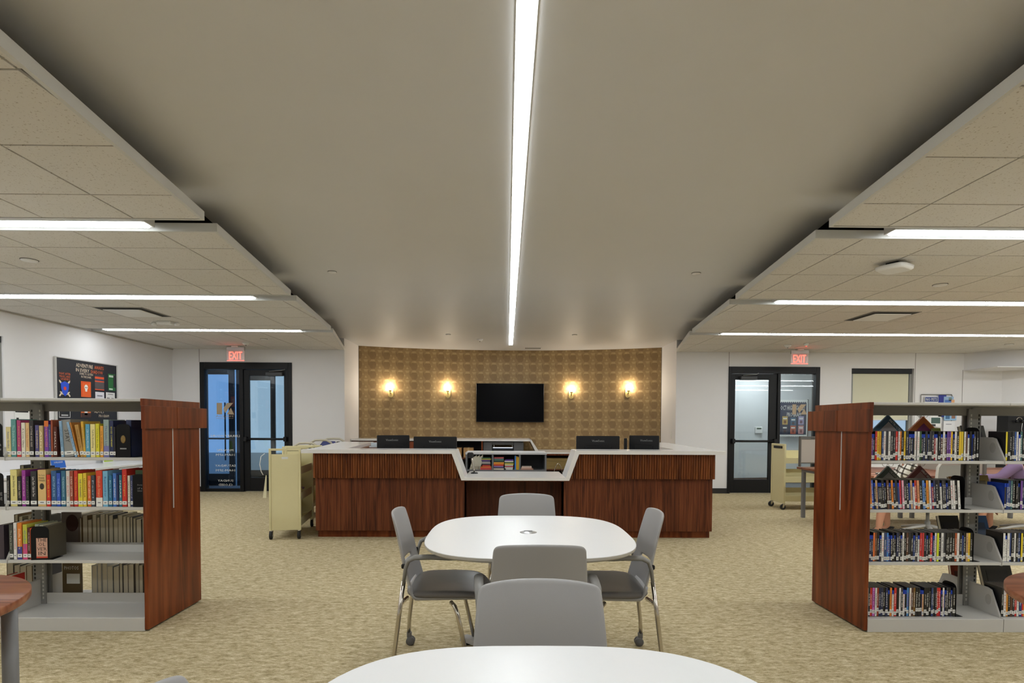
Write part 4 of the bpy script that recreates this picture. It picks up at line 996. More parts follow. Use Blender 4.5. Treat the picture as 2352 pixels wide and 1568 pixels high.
def disc_row(x0, x1, z, what, lean=0, special={}, start='wood end', y=3.612):
    x = x0; i = 0
    ws = [.0145, .0145, .0125, .0165]
    while x < x1-.012:
        w = random.choice(ws); blu = random.random() < .36
        if blu: w = .0125
        col = random.choice(DCOL); ti = random.choice(TW) if random.random() < .8 else None
        if i in special: col = special[i]; blu = False
        nmv = ordinal(i+1)
        lb = '%s %s, %s from %s, %s' % (colname(col), 'blue-topped disc case' if blu else 'disc case', nmv, start, what)
        disc(x+w/2, y+random.uniform(0, .006), z+.0006+abs(math.sin(math.radians(lean)))*w*.5, w-.0006, .189, col, blu, ti, lb, math.radians(lean), 'disc cases on the '+what+' of the right rack')
        x += w+.0002; i += 1
    return x
E1 = disc_row(2.325, 3.045, SH[0], 'upper shelf', 0, {0: (228, 226, 222), 3: (200, 50, 44), 5: (226, 180, 50), 37: (112, 60, 150), 38: (232, 190, 50), 43: (228, 200, 60)})
E2 = disc_row(2.312, 2.930, SH[1], 'middle shelf', -4, {2: (230, 140, 50), 3: (50, 90, 190), 16: (220, 60, 80), 17: (226, 170, 190), 23: (190, 60, 36), 24: (220, 150, 110), 28: (222, 150, 50), 40: (225, 222, 220), 39: (222, 220, 220)})
E3 = disc_row(2.318, 3.020, SH[2], 'lower shelf', 0, {1: (220, 220, 222), 4: (228, 120, 60), 5: (110, 64, 40), 10: (70, 130, 200), 26: (200, 50, 50), 27: (200, 60, 60), 34: (210, 220, 50), 36: (222, 220, 218), 42: (170, 80, 40)})
E4 = disc_row(2.318, 2.925, .087, 'bottom deck', 0, {4: (200, 110, 190), 6: (150, 60, 30), 14: (200, 50, 44), 16: (225, 222, 220), 20: (80, 140, 200), 21: (228, 225, 218), 23: (130, 96, 40), 34: (214, 50, 44), 35: (210, 44, 40)})
bookend_x(E1+.004, SH[0], .215, 'black bookend closing the upper row of disc cases')
bookend_x(E2+.022, SH[1], .215, 'black bookend closing the middle row of disc cases')
bookend_x(E3+.004, SH[2], .215, 'black bookend closing the lower row of disc cases')
bookend_x(E4+.004, .087, .215, 'black bookend closing the bottom row of disc cases')
st = 'bracket between bays'
disc_row(3.215, 3.52, SH[0], 'upper shelf, right bay', 0, {0: (228, 210, 60), 4: (40, 80, 150), 5: (226, 224, 220)}, st)
disc_row(3.215, 3.52, SH[1], 'middle shelf, right bay', 0, {}, st)
disc_row(3.215, 3.52, SH[2], 'lower shelf, right bay', 0, {0: (226, 226, 222), 2: (224, 222, 218), 8: (226, 200, 40)}, st)
disc_row(3.215, 3.52, .087, 'bottom deck, right bay', 0, {1: (222, 222, 218), 2: (228, 150, 50)}, st)

# display items on the far side of the right rack: laminated cards hanging on rings from a corner, leaning books
def ring_card(x, z, s_, col, inner, label, y=4.06, txt=None, motif=None):
    t = thing('kit_card', label, 'card', (x, y, z))
    q = s_/2
    MB().bbox(-q, -.010, -q, q, .010, q, .002).build('cover', colm(*col), t).rotation_euler = (0, PI/4, 0)
    a = MB().box(-q*.66, -.0125, -q*.9, q*.66, -.0101, q*.66).build('cover_panel', colm(*inner), t); a.rotation_euler = (0, PI/4, 0)
    b = MB().box(-q*.98, -.0122, q*.93, q*.98, -.0101, q*.98).build('cover_stripe', colm(min(255, col[0]+60), min(255, col[1]+60), min(255, col[2]+60)), t); b.rotation_euler = (0, PI/4, 0)
    if motif: MB().lathe([(0, -.0135), (.03, -.0135), (.03, -.0125), (0, -.0125)], axis='z', seg=14).build('motif', BLACKI, t).matrix_basis = Matrix.Translation((.01, 0, -.0)) @ Matrix.Rotation(PI/2, 4, 'X')
    for sx in (-1, 1):
        MB().tube([(sx*.022+.018*math.cos(p), .0, q*1.414+.012+.018*math.sin(p)) for p in [2*PI*i/12 for i in range(13)]], .0015, 5).build('ring', CHROME, t)
    if txt:
        o = text('lettering', txt, WHITEI, t, (0, 0, 0), w=s_*.72, h=.016); o.matrix_basis = Matrix.Translation((0, -.0135, 0)) @ Matrix.Rotation(PI/4, 4, 'Y') @ Matrix.Translation((0, 0, q*.80)) @ o.matrix_basis
    return t
ring_card(2.745, 1.255, .21, (46, 84, 108), (176, 170, 172), 'dark blue kit card hanging by a corner behind the upper disc row', motif=1, txt='INSTRUCTIONS')
ring_card(3.0, 1.245, .21, (196, 104, 36), (120, 34, 90), 'orange and purple kit card hanging by a corner behind the upper disc row', motif=1)
ring_card(2.49, 1.215, .21, (92, 92, 94), (120, 118, 116), 'grey kit card half hidden by the wood end panel of the right rack')
ring_card(2.755, .90, .19, (78, 92, 84), (168, 168, 166), 'grey green kit card hanging behind the middle disc row', motif=1, txt='CHECKOUT POLICY')
ring_card(2.985, .905, .19, (110, 44, 44), (140, 110, 110), 'maroon kit card lettered CAMERA KIT behind the middle disc row', motif=1, txt='CAMERA KIT CHECKOUT POLICY')
def lean_book(x, z, w, h, th_, col, label, y=3.94, tilt=18, rz=0):
    t = thing('book', label, 'book', (x, y, z)); t.rotation_euler = (math.radians(-tilt), 0, math.radians(rz))
    MB().bbox(-w/2, 0, 0, w/2, .003, h, .001).build('cover', colm(*col), t); MB().box(-w/2+.003, .003, .003, w/2-.003, th_-.003, h-.003).build('pages', PAPER, t)
    MB().bbox(-w/2, th_-.003, 0, w/2, th_, h, .001).build('cover', colm(*col), t)
    MB().box(-w*.35, -.001, h*.2, w*.35, .0002, h*.8).build('cover_panel', colm(min(255, col[0]//2+20), col[1]//2+20, col[2]//2+25), t); return t
lean_book(3.32, SH[0], .17, .24, .03, (92, 94, 92), 'grey book leaning back behind the upper row of the right bay')
lean_book(3.34, SH[1], .19, .20, .035, (150, 130, 70), 'yellow brown book leaning back behind the middle row of the right bay')
lean_book(3.17, SH[2], .14, .25, .03, (40, 38, 36), 'black book leaning beside the right upright on the lower shelf')
lean_book(3.36, SH[2], .17, .25, .03, (46, 92, 150), 'blue book leaning back behind the lower row of the right bay')
lean_book(3.25, .087, .13, .26, .045, (150, 60, 36), 'thick red book leaning beside the right upright on the bottom deck', rz=-20, tilt=22)
lean_book(3.52, .087, .22, .27, .03, (60, 60, 58), 'wide dark book behind the brown round table on the bottom deck')
lean_book(3.06, SH[0], .06, .22, .02, (130, 140, 50), 'narrow olive book by the right upright on the upper shelf')
lean_book(3.20, SH[1], .10, .19, .02, (150, 100, 40), 'amber book by the right upright on the middle shelf')

# ================================================================== TABLES AND CHAIRS
def meeting_table(cx, cy, label, grom=True):
    t = thing('meeting_table', label, 'table', (cx, cy, 0))
    R1, R2, n = .534, .585, 3.1
    MB().rings([superloop(0, 0, R1-.002, R2-.002, .7385, n, 64), superloop(0, 0, R1-.004, R2-.004, .740, n, 64)], sm=False).build('tabletop', TABLETOP, t)
    MB().rings([superloop(0, 0, R1-.014, R2-.014, .716, n, 64), superloop(0, 0, R1-.002, R2-.002, .725, n, 64), superloop(0, 0, R1, R2, .737, n, 64), superloop(0, 0, R1-.002, R2-.002, .7384, n, 64)], sm=False).build('edge_band', plain('edge_band_grey', srgb(186, 182, 174), .5), t)
    MB().rings([superloop(0, 0, R1-.10, R2-.10, .700, n, 32), superloop(0, 0, R1-.07, R2-.07, .7155, n, 32)]).build('under_frame', plain('under_dark', srgb(60, 58, 54), .6), t)
    MB().lathe([(0, .05), (.075, .05), (.07, .08), (.045, .10), (.04, .12), (.04, .67), (.12, .70), (0, .70)], seg=24).build('column', GREYP, t)
    for i in range(4):
        a = PI/4+i*PI/2; dx, dy = math.cos(a), math.sin(a); nx, ny = -dy, dx
        mb = MB(); L_ = .53
        for (r0, w0, z0), (r1, w1, z1) in (((.02, .045, .085), (L_, .028, .045)),):
            vs = [(dx*r0+nx*w0, dy*r0+ny*w0, .045), (dx*r0-nx*w0, dy*r0-ny*w0, .045), (dx*r1-nx*w1, dy*r1-ny*w1, .02), (dx*r1+nx*w1, dy*r1+ny*w1, .02),
                  (dx*r0+nx*w0, dy*r0+ny*w0, z0), (dx*r0-nx*w0, dy*r0-ny*w0, z0), (dx*r1-nx*w1, dy*r1-ny*w1, z1), (dx*r1+nx*w1, dy*r1+ny*w1, z1)]
            mb.add(vs, [(0, 3, 2, 1), (4, 5, 6, 7), (0, 1, 5, 4), (2, 3, 7, 6), (1, 2, 6, 5), (0, 4, 7, 3)])
        lg = mb.build('leg', GREYP, t)
        MB().lathe([(0, 0), (.024, 0), (.024, .018), (.012, .025), (0, .025)], dx*(L_-.03), dy*(L_-.03), 0, 12).build('glide', BLACKP, lg)
    if grom:
        MB().lathe([(0, .7435), (.028, .7435), (.03, .7425), (.040, .7425), (.046, .7405), (.046, .735)][::-1], 0, .02, 0, 28).build('grommet', plain('grommet_grey', srgb(186, 186, 186), .3, .7), t)
        MB().bbox(-.022, .028, .7432, .022, .050, .7442, .0004).build('socket', BLACKP, t)
    return t
meeting_table(.118, 3.015, 'white rounded square table in the middle of the room with a round grommet')
meeting_table(.085, .888, 'nearest white table cut off by the bottom picture edge')

def chair_parts(t):
    """faces +y, origin on the floor under the seat centre"""
    # backrest shell, one curved surface with a slot near its foot
    nu, nv = 20, 28; V = []; 
    def P(u, v):
        # v 0..1 from seat rear (z .44) over the lumbar to the top (z .845)
        z = .42+.425*v
        w = .205-.004*v-.018*v*v
        # rounded top corners
        if v > .95:
            k = (v-.95)/.05; w = w*(1-.05*k**2.5)
        crown = .010*(1-u*u)*max(0, (v-.7)/.3)
        yc = -.195-.02*math.sin(min(1, v*2.2)*PI*.5)-.075*v**1.5
        wrap = .046*(abs(u)**2.2)*(1-.35*v)
        return (u*w, yc+wrap, z+crown-(.005*abs(u)**10*max(0, (v-.9)/.1)))
    grid = [[P(-1+2*i/nu, j/nv) for i in range(nu+1)] for j in range(nv+1)]
    m = MB(); vs = [p for row in grid for p in row]; fs = []
    for j in range(nv):
        for i in range(nu):
            if j == 10 and 4 <= i < nu-4: continue
            a = j*(nu+1)+i; fs.append((a, a+1, a+nu+2, a+nu+1))
    m.add(vs, fs, 0, True); bk = m.build('backrest', GREYP, t)
    so = bk.modifiers.new('s', 'SOLIDIFY'); so.thickness = .012; so.offset = 0
    su = bk.modifiers.new('u', 'SUBSURF'); su.levels = 1; su.render_levels = 1
    # lower shell sweeping under the seat
    m = MB(); nu, nv = 12, 10; vs = []
    for j in range(nv+1):
        v = j/nv
        for i in range(nu+1):
            u = -1+2*i/nu
            a = min(1, v*2); 
            if v < .45: k = v/.45; y = -.175-.02*math.cos(k*PI/2)+.03*k; z = .46-.065*math.sin(k*PI/2); 
            else: k = (v-.45)/.55; y = -.145+.34*k; z = .395+.008*k
            w = .208+.012*v
            vs.append((u*w, y+.02*abs(u)**3*(1-v), z+.028*abs(u)**5))
    fs = [(j*(nu+1)+i, j*(nu+1)+i+1, (j+1)*(nu+1)+i+1, (j+1)*(nu+1)+i) for j in range(nv) for i in range(nu)]
    m.add(vs, fs, 0, True); sh = m.build('seat_shell', GREYP, t)
    so = sh.modifiers.new('s', 'SOLIDIFY'); so.thickness = .012; so.offset = 0
    # handle pockets at the side of the shell
    for s in (-1, 1):
        MB().bbox(min(s*.196, s*.212), -.215, .575, max(s*.196, s*.212), -.185, .600, .005).build('handle_notch', BLACKP, t)
    # cushion: padded, front edge rolled down
    def sl(k, z, dz=0):
        l = superloop(0, .02, .232*k, .222*k, z, 4.2, 40); out = []
        for (x, y, zz) in l:
            yy = (y-.02)/.222
            out.append((x, y, zz-(.022*max(0, yy)**3)+(.010*abs(x/.232)**4 if dz else 0)-(.008 if dz else 0)*(1-(x/.232)**2)))
        return out
    MB().rings([sl(.93, .427), sl(.985, .430), sl(1.0, .437), sl(.99, .442, 1), sl(.955, .452, 1), sl(.86, .457, 1), sl(.5, .455, 1), sl(.05, .454, 1)]).build('seat', SEATF, t)
    # frame
    for s in (-1, 1):
        arm = [(s*.236, -.20, .50), (s*.240, -.188, .585), (s*.242, -.174, .625), (s*.245, -.14, .643), (s*.250, -.06, .646), (s*.254, .03, .643), (s*.252, .07, .638)]
        MB().tube(arm, [.012, .014, .016, .018, .018, .018, .012], 12, sq=(1.15, .72)).build('armrest', GREYP2 if False else plain('arm_grey', srgb(132, 130, 127), .45), t)
        rl = [(s*.236, -.198, .52), (s*.246, -.222, .33), (s*.252, -.243, .155), (s*.252, -.246, .075)]
        leg = MB().tube(rl, .0115, 12).build('leg', CHROME, t)
        MB().lathe([(0, -.022), (.020, -.022), (.026, -.017), (.026, -.004), (.022, -.002), (.022, .002), (.026, .004), (.026, .017), (.020, .022), (0, .022)], 0, 0, 0, 20, axis='x').build('caster', plain('caster_grey', srgb(92, 90, 88), .5), leg).location = (s*.252, -.236, .026)
        MB().bbox(s*.252-.010, -.258, .045, s*.252+.010, -.230, .08, .003).build('caster_fork', GREYP2, leg)
        fl = [(s*.19, .04, .395), (s*.222, .060, .385), (s*.234, .078, .34), (s*.252, .150, .012)]
        leg = MB().tube(fl, .0115, 12).build('leg', CHROME, t)
        MB().lathe([(0, 0), (.014, 0), (.015, .02), (0, .02)], s*.252, .153, 0, 12).build('glide', BLACKP, leg)
        MB().tube([(s*.10, -.20, .392), (s*.20, -.21, .40), (s*.242, -.214, .405)], .011, 10).build('cross_tube', CHROME, t)
chr0 = thing('chair', 'grey armchair with chrome legs at the left side of the middle white table', 'chair', (-.33, 3.11, 0), -PI/2+.02, 'grey armchairs around the white tables')
chair_parts(chr0)
for (x, y, rz, lb) in ((.555, 3.10, PI/2-.02, 'grey armchair with chrome legs at the right side of the middle white table'),
                       (.135, 3.545, PI, 'grey armchair on the far side of the middle white table, only its back showing'),
                       (.132, 2.475, 0.0, 'dark looking grey armchair with its back to us between the two white tables'),
                       (.10, 1.415, PI, 'nearest grey armchair facing us across the bottom white table'),
                       (-.36, .90, -PI/2, 'grey armchair whose back tip shows at the bottom picture edge')):
    c = copy_tree(chr0); c.location = (x, y, 0); c.rotation_euler.z = rz; c['label'] = lb

# round cherry laminate tables at the picture edges
def round_table(cx, cy, r, legs, label):
    t = thing('round_table', label, 'table', (cx, cy, 0))
    MB().lathe([(0, .712), (r-.002, .712), (r, .715), (r, .737), (r-.002, .740), (0, .740)], seg=72).build('tabletop', ROUNDWOOD, t)
    for o_ in t.children: pass
    for (x, y) in legs:
        l = MB().lathe([(0, .03), (.0235, .03), (.0235, .712), (0, .712)], x, y, 0, 20).build('leg', plain('leg_grey', srgb(122, 122, 124), .4), t)
        MB().lathe([(0, 0), (.027, 0), (.027, .03), (0, .03)], x, y, 0, 16).build('glide', BLACKP, l)
    return t
round_table(-2.03, 1.72, .45, ((.285, .265), (-.25, .28), (-.27, -.26), (.26, -.27)), 'round cherry laminate table with grey legs at the left picture edge')
round_table(2.21, 1.80, .45, ((.30, .24), (-.10, -.37), (.26, -.27)), 'round cherry laminate table at the right picture edge')

# ================================================================== BOOK CARTS
def book_cart(x, y, rz, label, lengths=(.35, .74), h=1.035, open_grip=True, sheet_label=True):
    """x axis = width of the end panel, y axis = length"""
    w, L_ = lengths; t = thing('book_cart', label, 'cart', (x, y, 0), rz)
    for yy in (0, L_-.03):
        e = link('end_panel', None, t)
        MB().bbox(-w/2, yy, .10, -w/2+.022, yy+.03, h, .002).build('frame_upright', CREAM, e)
        MB().bbox(w/2-.022, yy, .10, w/2, yy+.03, h, .002).build('frame_upright', CREAM, e)
        MB().bbox(-w/2+.022, yy, h-.024, w/2-.022, yy+.03, h, .002).build('top_rail', CREAM, e)
        MB().bbox(-w/2+.022, yy+.008, .10, w/2-.022, yy+.022, h-(.065 if open_grip else .024), .002).build('sheet', CREAM, e)
        if not open_grip: MB().bbox(-w*.32, yy-.001, h-.075, w*.32, yy+.031, h-.035, .003).build('grip_slot', BLACKM, e)
    if sheet_label:
        MB().box(-.035, .0060, .915, .035, .0079, .94).build('label_plate', LABELW, t)
    for z in (.76, .46, .16):
        s_ = link('shelf', None, t)
        MB().prism([(-w/2+.024, z+.03), (0, z), (w/2-.024, z+.03), (w/2-.024, z+.036), (0, z+.006), (-w/2+.024, z+.036)], .03, L_-.03, plane='xz').build('tray', CREAM, s_)
        for q in (-1, 1): MB().bbox(min(q*(w/2-.024), q*(w/2-.020)), .03, z-.03, max(q*(w/2-.024), q*(w/2-.020)), L_-.03, z+.06, .001).build('lip', CREAM, s_)
        MB().bbox(-.004, .03, z+.006, .004, L_-.03, z+.17, .001).build('divider', CREAM, s_)
    for cx_ in (-w/2+.02, w/2-.02):
        for cy_ in (.015, L_-.015):
            c = link('caster', None, t); c.location = (cx_, cy_, 0)
            MB().lathe([(0, -.016), (.034, -.016), (.044, -.012), (.044, .012), (.034, .016), (0, .016)], 0, 0, .044 if False else 0, 22, axis='x').build('wheel', RUBBER, c).location = (0, -.015, .044)
            MB().lathe([(0, -.018), (.012, -.018), (.012, .018), (0, .018)], 0, 0, 0, 12, axis='x').build('hub', STEEL, c).location = (0, -.015, .044)
            for q in (-1, 1): MB().prism([(-.03, .038), (-.006, .038), (.014, .088), (-.02, .092)], q*.0185-.001, q*.0185+.001, plane='yz').build('fork', CHROME, c)
            MB().lathe([(0, .086), (.020, .086), (.020, .10), (0, .10)], seg=14).build('swivel', CHROME, c)
    return t
book_cart(-2.53, 6.46, .15, 'cream steel book cart at the left end of the reception desk', (.345, .80))
book_cart(-2.93, 7.85, 0, 'cream steel book cart behind the first one by the desk', (.36, .60), 1.0, False, False)
# items in the first cart
for i, (c, z, lb) in enumerate((((170, 165, 150), .49, 'grey patterned book lying on the middle shelf of the front cream cart'), ((224, 196, 40), .49, 'yellow book lying on the middle shelf of the front cream cart'), ((120, 90, 140), .49, 'purple book lying on the middle shelf of the front cream cart'))):
    t = thing('book', lb, 'book', (-2.52-.02*i, 6.66+.16*i, z+.026)); t.rotation_euler = (0, 0, .1*i)
    MB().bbox(-.06, -.07, 0, .055, .07, .03-.005*i, .001).build('cover', colm(*c), t); MB().box(-.058, -.072, .003, .053, .068, .026-.005*i).build('pages', PAPER, t)
rc = book_cart(4.34, 9.02, -PI/2+.02, 'cream steel book cart standing in front of the right door', (.42, .90), 1.035, False, False)
MB().box(-.213, .17, .80, -.211, .24, .812).build('green_tag', plain('green_tag', srgb(50, 130, 70), .5), rc)
# sheet hanging off the first cart
t = thing('cable', 'white cable looped on the left side of the front cream cart', 'cable', (-2.745, 6.42, 0))
MB().tube([(.02, -.03, .98), (-.02, -.035, .95), (-.035, -.035, .86), (-.02, -.035, .78), (.0, -.03, .74)], .004, 6).build('cord', WHITEP, t)
t = thing('paper_sheet', 'pale sheet hanging down beside the front cream cart', 'paper', (-2.75, 6.46, .60))
MB().prism([(-.03, -.13), (.012, -.13), (.016, .13), (.005, .13)], -.004, -.002, plane='xz').build('sheet', plain('paper_cream', srgb(220, 214, 180), .7), t)

# tubular shopping-basket carts behind the desk
TUBE = plain('beige_tube', srgb(188, 180, 160), .4)
def basket_cart(x, y, label, zt=1.03, w=.40):
    t = thing('basket_cart', label, 'cart', (x, y, 0), 0, 'nested basket carts left of the desk')
    pts = [(-w/2, 0, .5), (-w/2, 0, zt-.11), (-w/2+.03, 0, zt-.045), (-w/2+.10, 0, zt-.005), (0, 0, zt), (w/2-.10, 0, zt-.005), (w/2-.03, 0, zt-.045), (w/2, 0, zt-.11), (w/2, 0, .5)]
    MB().tube(pts, .018, 10).build('handle', TUBE, t)
    for s in (-1, 1):
        MB().tube([(s*w/2, 0, .5), (s*w/2, .02, .12), (s*w/2, .34, .10)], .014, 8).build('side_tube', TUBE, t)
        for yy in (0, .34):
            MB().lathe([(0, -.012), (.04, -.012), (.05, -.008), (.05, .008), (.04, .012), (0, .012)], 0, 0, 0, 16, axis='x').build('wheel', RUBBER, t).location = (s*w/2, yy, .05)
    b = MB(); 
    for (z, k) in ((.55, .9), (.72, .96), (.86, 1.0)):
        l = [(-w/2*k+.02, .02), (w/2*k-.02, .02), (w/2*k-.02, .36), (-w/2*k+.02, .36), (-w/2*k+.02, .02)]
        b.tube([(a, c, z) for a, c in l], .005, 5)
    for i in range(9):
        a = -w/2+.02+(w-.04)*i/8
        for yy in (.02, .36): b.tube([(a*.9, yy, .55), (a, yy, .86)], .003, 4)
        b.tube([(a*.9, .02, .55), (a*.9, .36, .55)], .003, 4)
    g = b.build('basket', TUBE, t); g['kind'] = 'stuff'; return t
basket_cart(-3.17, 8.95, 'front one of the beige tubular basket carts left of the desk', 1.015)
basket_cart(-3.13, 9.55, 'middle beige tubular basket cart left of the desk, blue bag in it', 1.045)
basket_cart(-3.10, 10.15, 'rearmost beige tubular basket cart, dark pad in it', 1.055, .42)
t = thing('tote_bag', 'dark blue patterned bag standing in the middle basket cart', 'bag', (-3.06, 9.70, .60), .1)
MB().rings([superloop(0, 0, .12, .07, 0, 3, 20), superloop(0, 0, .15, .085, .20, 3, 20), superloop(.01, 0, .14, .07, .36, 3, 20), superloop(.02, 0, .10, .03, .42, 3, 20)]).build('bag_body', plain('bag_blue', srgb(54, 62, 118), .6, noise=.5, nscale=60), t)
t = thing('seat_pad', 'black octagonal pad resting in the rearmost basket cart', 'pad', (-3.02, 10.28, .89))
MB().prism([(.12*math.cos(a), .075*math.sin(a)+.04) for a in [PI/8+PI/4*i for i in range(8)]], -.02, .02, plane='xz').build('pad', BLACKP, t)

# ================================================================== LEFT WALL
bb = thing('bulletin_board', 'black bulletin board lettered ADVENTURE AWAITS IN EVERY SHADOW on the left wall', 'board', (FX0+.01, 8.735, 1.70))
MB().box(0, -.62, -.56, .012, .62, .545).build('board', plain('board_black', srgb(38, 40, 46), .6), bb)
for (y0, z0, y1, z1) in ((-.64, -.575, -.62, .56), (.62, -.575, .64, .56), (-.62, .545, .62, .56), (-.62, -.575, .62, -.56)):
    MB().bbox(-.005, y0, z0, .022, y1, z1, .002).build('frame', STEEL, bb)
OR_ = plain('lettering_orange', srgb(226, 110, 60), .6); CRM = plain('lettering_cream', srgb(232, 215, 190), .6)
for s_, y, z, w, h, m_ in (('ADVENTURE', -.08, .475, .34, .055, CRM), ('AWAITS', .225, .475, .20, .052, OR_), ('IN EVERY', -.12, .405, .27, .050, CRM), ('SHADOW', .175, .402, .26, .050, OR_),
                           ('FIGHT AFTER', -.465, .325, .21, .030, OR_), ('MAGIC AND', -.465, .285, .20, .030, OR_), ('LEGENDS', -.455, .248, .17, .030, OR_), ('DARE TO LISTEN', -.045, .355, .27, .032, CRM), ('IN THE DARK.', -.045, .310, .21, .032, CRM)):
    text('lettering', s_, m_, bb, (.0135, y, z), w=w, h=h, face='xplus')
def pinned(name, label, cat, y, z, w, h, col, bits=(), tilt=0):
    t = thing(name, label, cat, (FX0+.024, 8.735+y, 1.70+z)); t.rotation_euler = (tilt, 0, 0)
    MB().box(-.001, -w/2, -h/2, .002, w/2, h/2).build('sheet', colm(*col), t)
    for (y0, z0, y1, z1, c) in bits: MB().box(.002, y0*w, z0*h, .0028, y1*w, z1*h).build('print', colm(*c), t)
    return t
sh = thing('paper_shield', 'blue paper shield over two crossed swords on the black board', 'decoration', (FX0+.024, 8.735-.475, 1.812)); sh.scale = (1, .84, .76)
def yz(poly, x0, x1): return MB().prism(poly, x0, x1, plane='yz')
for s in (-1, 1):
    a = s*math.radians(38); ca, sa = math.cos(a), math.sin(a)
    rot = lambda p: [(q[0]*ca-q[1]*sa, q[0]*sa+q[1]*ca) for q in p]
    yz(rot([(-.016, -.12), (.016, -.12), (.016, .17), (0, .20), (-.016, .17)]), .0, .002).build('sword', CRM, sh); yz(rot([(-.045, -.125), (.045, -.125), (.045, -.105), (-.045, -.105)]), .0021, .003).build('sword_guard', CRM, sh); yz(rot([(-.014, -.19), (.014, -.19), (.014, -.12), (-.014, -.12)]), .0, .002).build('sword_grip', CRM, sh)
yz([(0, -.15), (.055, -.09), (.085, 0), (.09, .10), (.04, .12), (0, .135), (-.04, .12), (-.09, .10), (-.085, 0), (-.055, -.09)], .0035, .005).build('shield', colm(46, 86, 214), sh)
yz([(.032*math.cos(a), .036*math.sin(a)) for a in [2*PI*i/14 for i in range(14)]], .005, .006).build('boss', colm(216, 70, 50), sh)
p = pinned('poster', 'orange paper book with a white skull pinned on the black board', 'poster', -.06, .125, .20, .235, (236, 104, 44), ((-.42, -.46, -.38, .46, (214, 66, 30)), (-.42, .42, .42, .46, (214, 66, 30))))
yz([(.036*math.cos(a), .030+.040*math.sin(a)) for a in [2*PI*i/14 for i in range(14)]], .003, .004).build('skull', WHITEI, p); yz([(-.018, -.035), (.018, -.035), (.022, .0), (-.022, .0)], .003, .0041).build('skull_jaw', WHITEI, p)
for q in (-1, 1): yz([(q*.014+.008*math.cos(a), .025+.009*math.sin(a)) for a in [2*PI*i/8 for i in range(8)]], .0041, .0046).build('skull_eye', BLACKI, p)
pinned('poster', 'orange and grey OCTOBER calendar sheet on the black board', 'poster', .226, .25, .20, .24, (92, 84, 84), ((-.5, .36, .5, .5, (60, 60, 70)), (-.5, .22, .5, .36, (222, 90, 50)), (-.4, .10, .4, .2, (50, 70, 100)), (-.5, .02, .5, .10, (222, 90, 50)), (-.5, -.5, .5, -.44, (222, 90, 50))))
pinned('poster', 'green flyer curling at the right edge of the black board', 'poster', .505, .27, .165, .27, (48, 110, 60), ((-.4, .3, .2, .42, (200, 220, 200)), (.2, -.3, .5, .45, (50, 46, 50)), (-.4, -.45, .1, -.36, (200, 220, 200))))
pinned('poster', 'white flyer with arched print beneath the calendar sheet', 'poster', .228, .015, .19, .17, (222, 222, 228), ((-.3, .1, .3, .2, (120, 120, 130)), (-.35, -.2, .35, -.1, (60, 60, 70))))
pinned('poster', 'white flyer with two dark dots beneath the green flyer', 'poster', .467, .02, .20, .17, (226, 226, 224), ((-.3, .3, .3, .36, (120, 120, 120)), (-.4, -.15, -.1, .0, (40, 40, 40)), (.1, -.15, .4, .0, (40, 40, 40))))
pinned('poster', 'black poster with a white frame low on the black board at left', 'poster', -.485, -.20, .21, .22, (40, 40, 44), ((-.5, -.5, .5, -.46, (225, 225, 225)), (-.3, -.38, .3, -.3, (200, 200, 200)), (-.5, -.5, -.47, .5, (225, 225, 225)), (.47, -.5, .5, .5, (225, 225, 225))))
pinned('poster', 'orange scene poster with a white tombstone low on the black board', 'poster', -.07, -.19, .20, .22, (206, 110, 60), ((-.5, -.5, .5, -.2, (70, 50, 46)), (-.15, -.35, .15, .1, (225, 222, 216))))
for k, (s_, z) in enumerate((('ADULT', -.21), ('PROGRAM', -.275))): text('lettering', s_, CRM, bb, (.0135, .215+.10*k, z), w=.22, h=.04, face='xplus')
t = thing('poster', 'white page with a black picture on the wall left of the black board', 'poster', (FX0+.004, 7.55, 1.45))
MB().box(-.001, -.11, -.16, .002, .11, .16).build('sheet', LABELW, t); MB().box(.002, -.10, 0, .0028, .10, .15).build('picture', BLACKI, t); MB().box(.002, -.085, -.11, .0028, -.05, -.07).build('print', BLACKI, t)
# low white cabinets under the board
cb = thing('low_cabinet', 'long low white cabinet run along the left wall behind the rack', 'cabinet', (0, 0, 0))
WC = plain('white_cabinet', srgb(222, 222, 224), .3)
MB().bbox(FX0+.01, 5.2, .08, -5.76, 9.75, .655, .003).build('carcass', WC, cb); MB().bbox(FX0+.01, 5.18, .655, -5.73, 9.77, .685, .003).build('countertop', WC, cb); MB().box(FX0+.02, 5.22, 0, -5.80, 9.73, .08).build('plinth', plain('plinth_grey', srgb(150, 150, 150), .5), cb)
for i in range(5): MB().bbox(-5.76, 5.22+i*.905, .10, -5.742, 5.22+(i+1)*.905-.006, .64, .002).build('door', WC, cb)
t = thing('leaflet', 'blue notice standing on the white cabinet behind the left upright', 'leaflet', (-6.25, 7.95, .686)); t.rotation_euler = (0, -.2, 0)
MB().bbox(-.003, -.12, 0, .003, .12, .26, .0005).build('board', colm(40, 100, 190), t)
for k, s_ in enumerate(('MATERIALS', 'CHECK', 'DOWNLOAD NOW')): text('lettering', s_, BLACKI if k == 0 else WHITEI, t, (.0045, 0, .20-.06*k), w=.15, h=.026, face='xplus')
t = thing('leaflet', 'lime green note leaning above the white cabinet', 'leaflet', (-6.30, 9.0, .686)); t.rotation_euler = (0, -.1, 0)
MB().bbox(-.003, -.12, 0, .002, .12, .24, .0005).build('sheet', LABELW, t); MB().box(.002, -.10, .02, .004, .10, .23).build('print', colm(180, 206, 60), t)

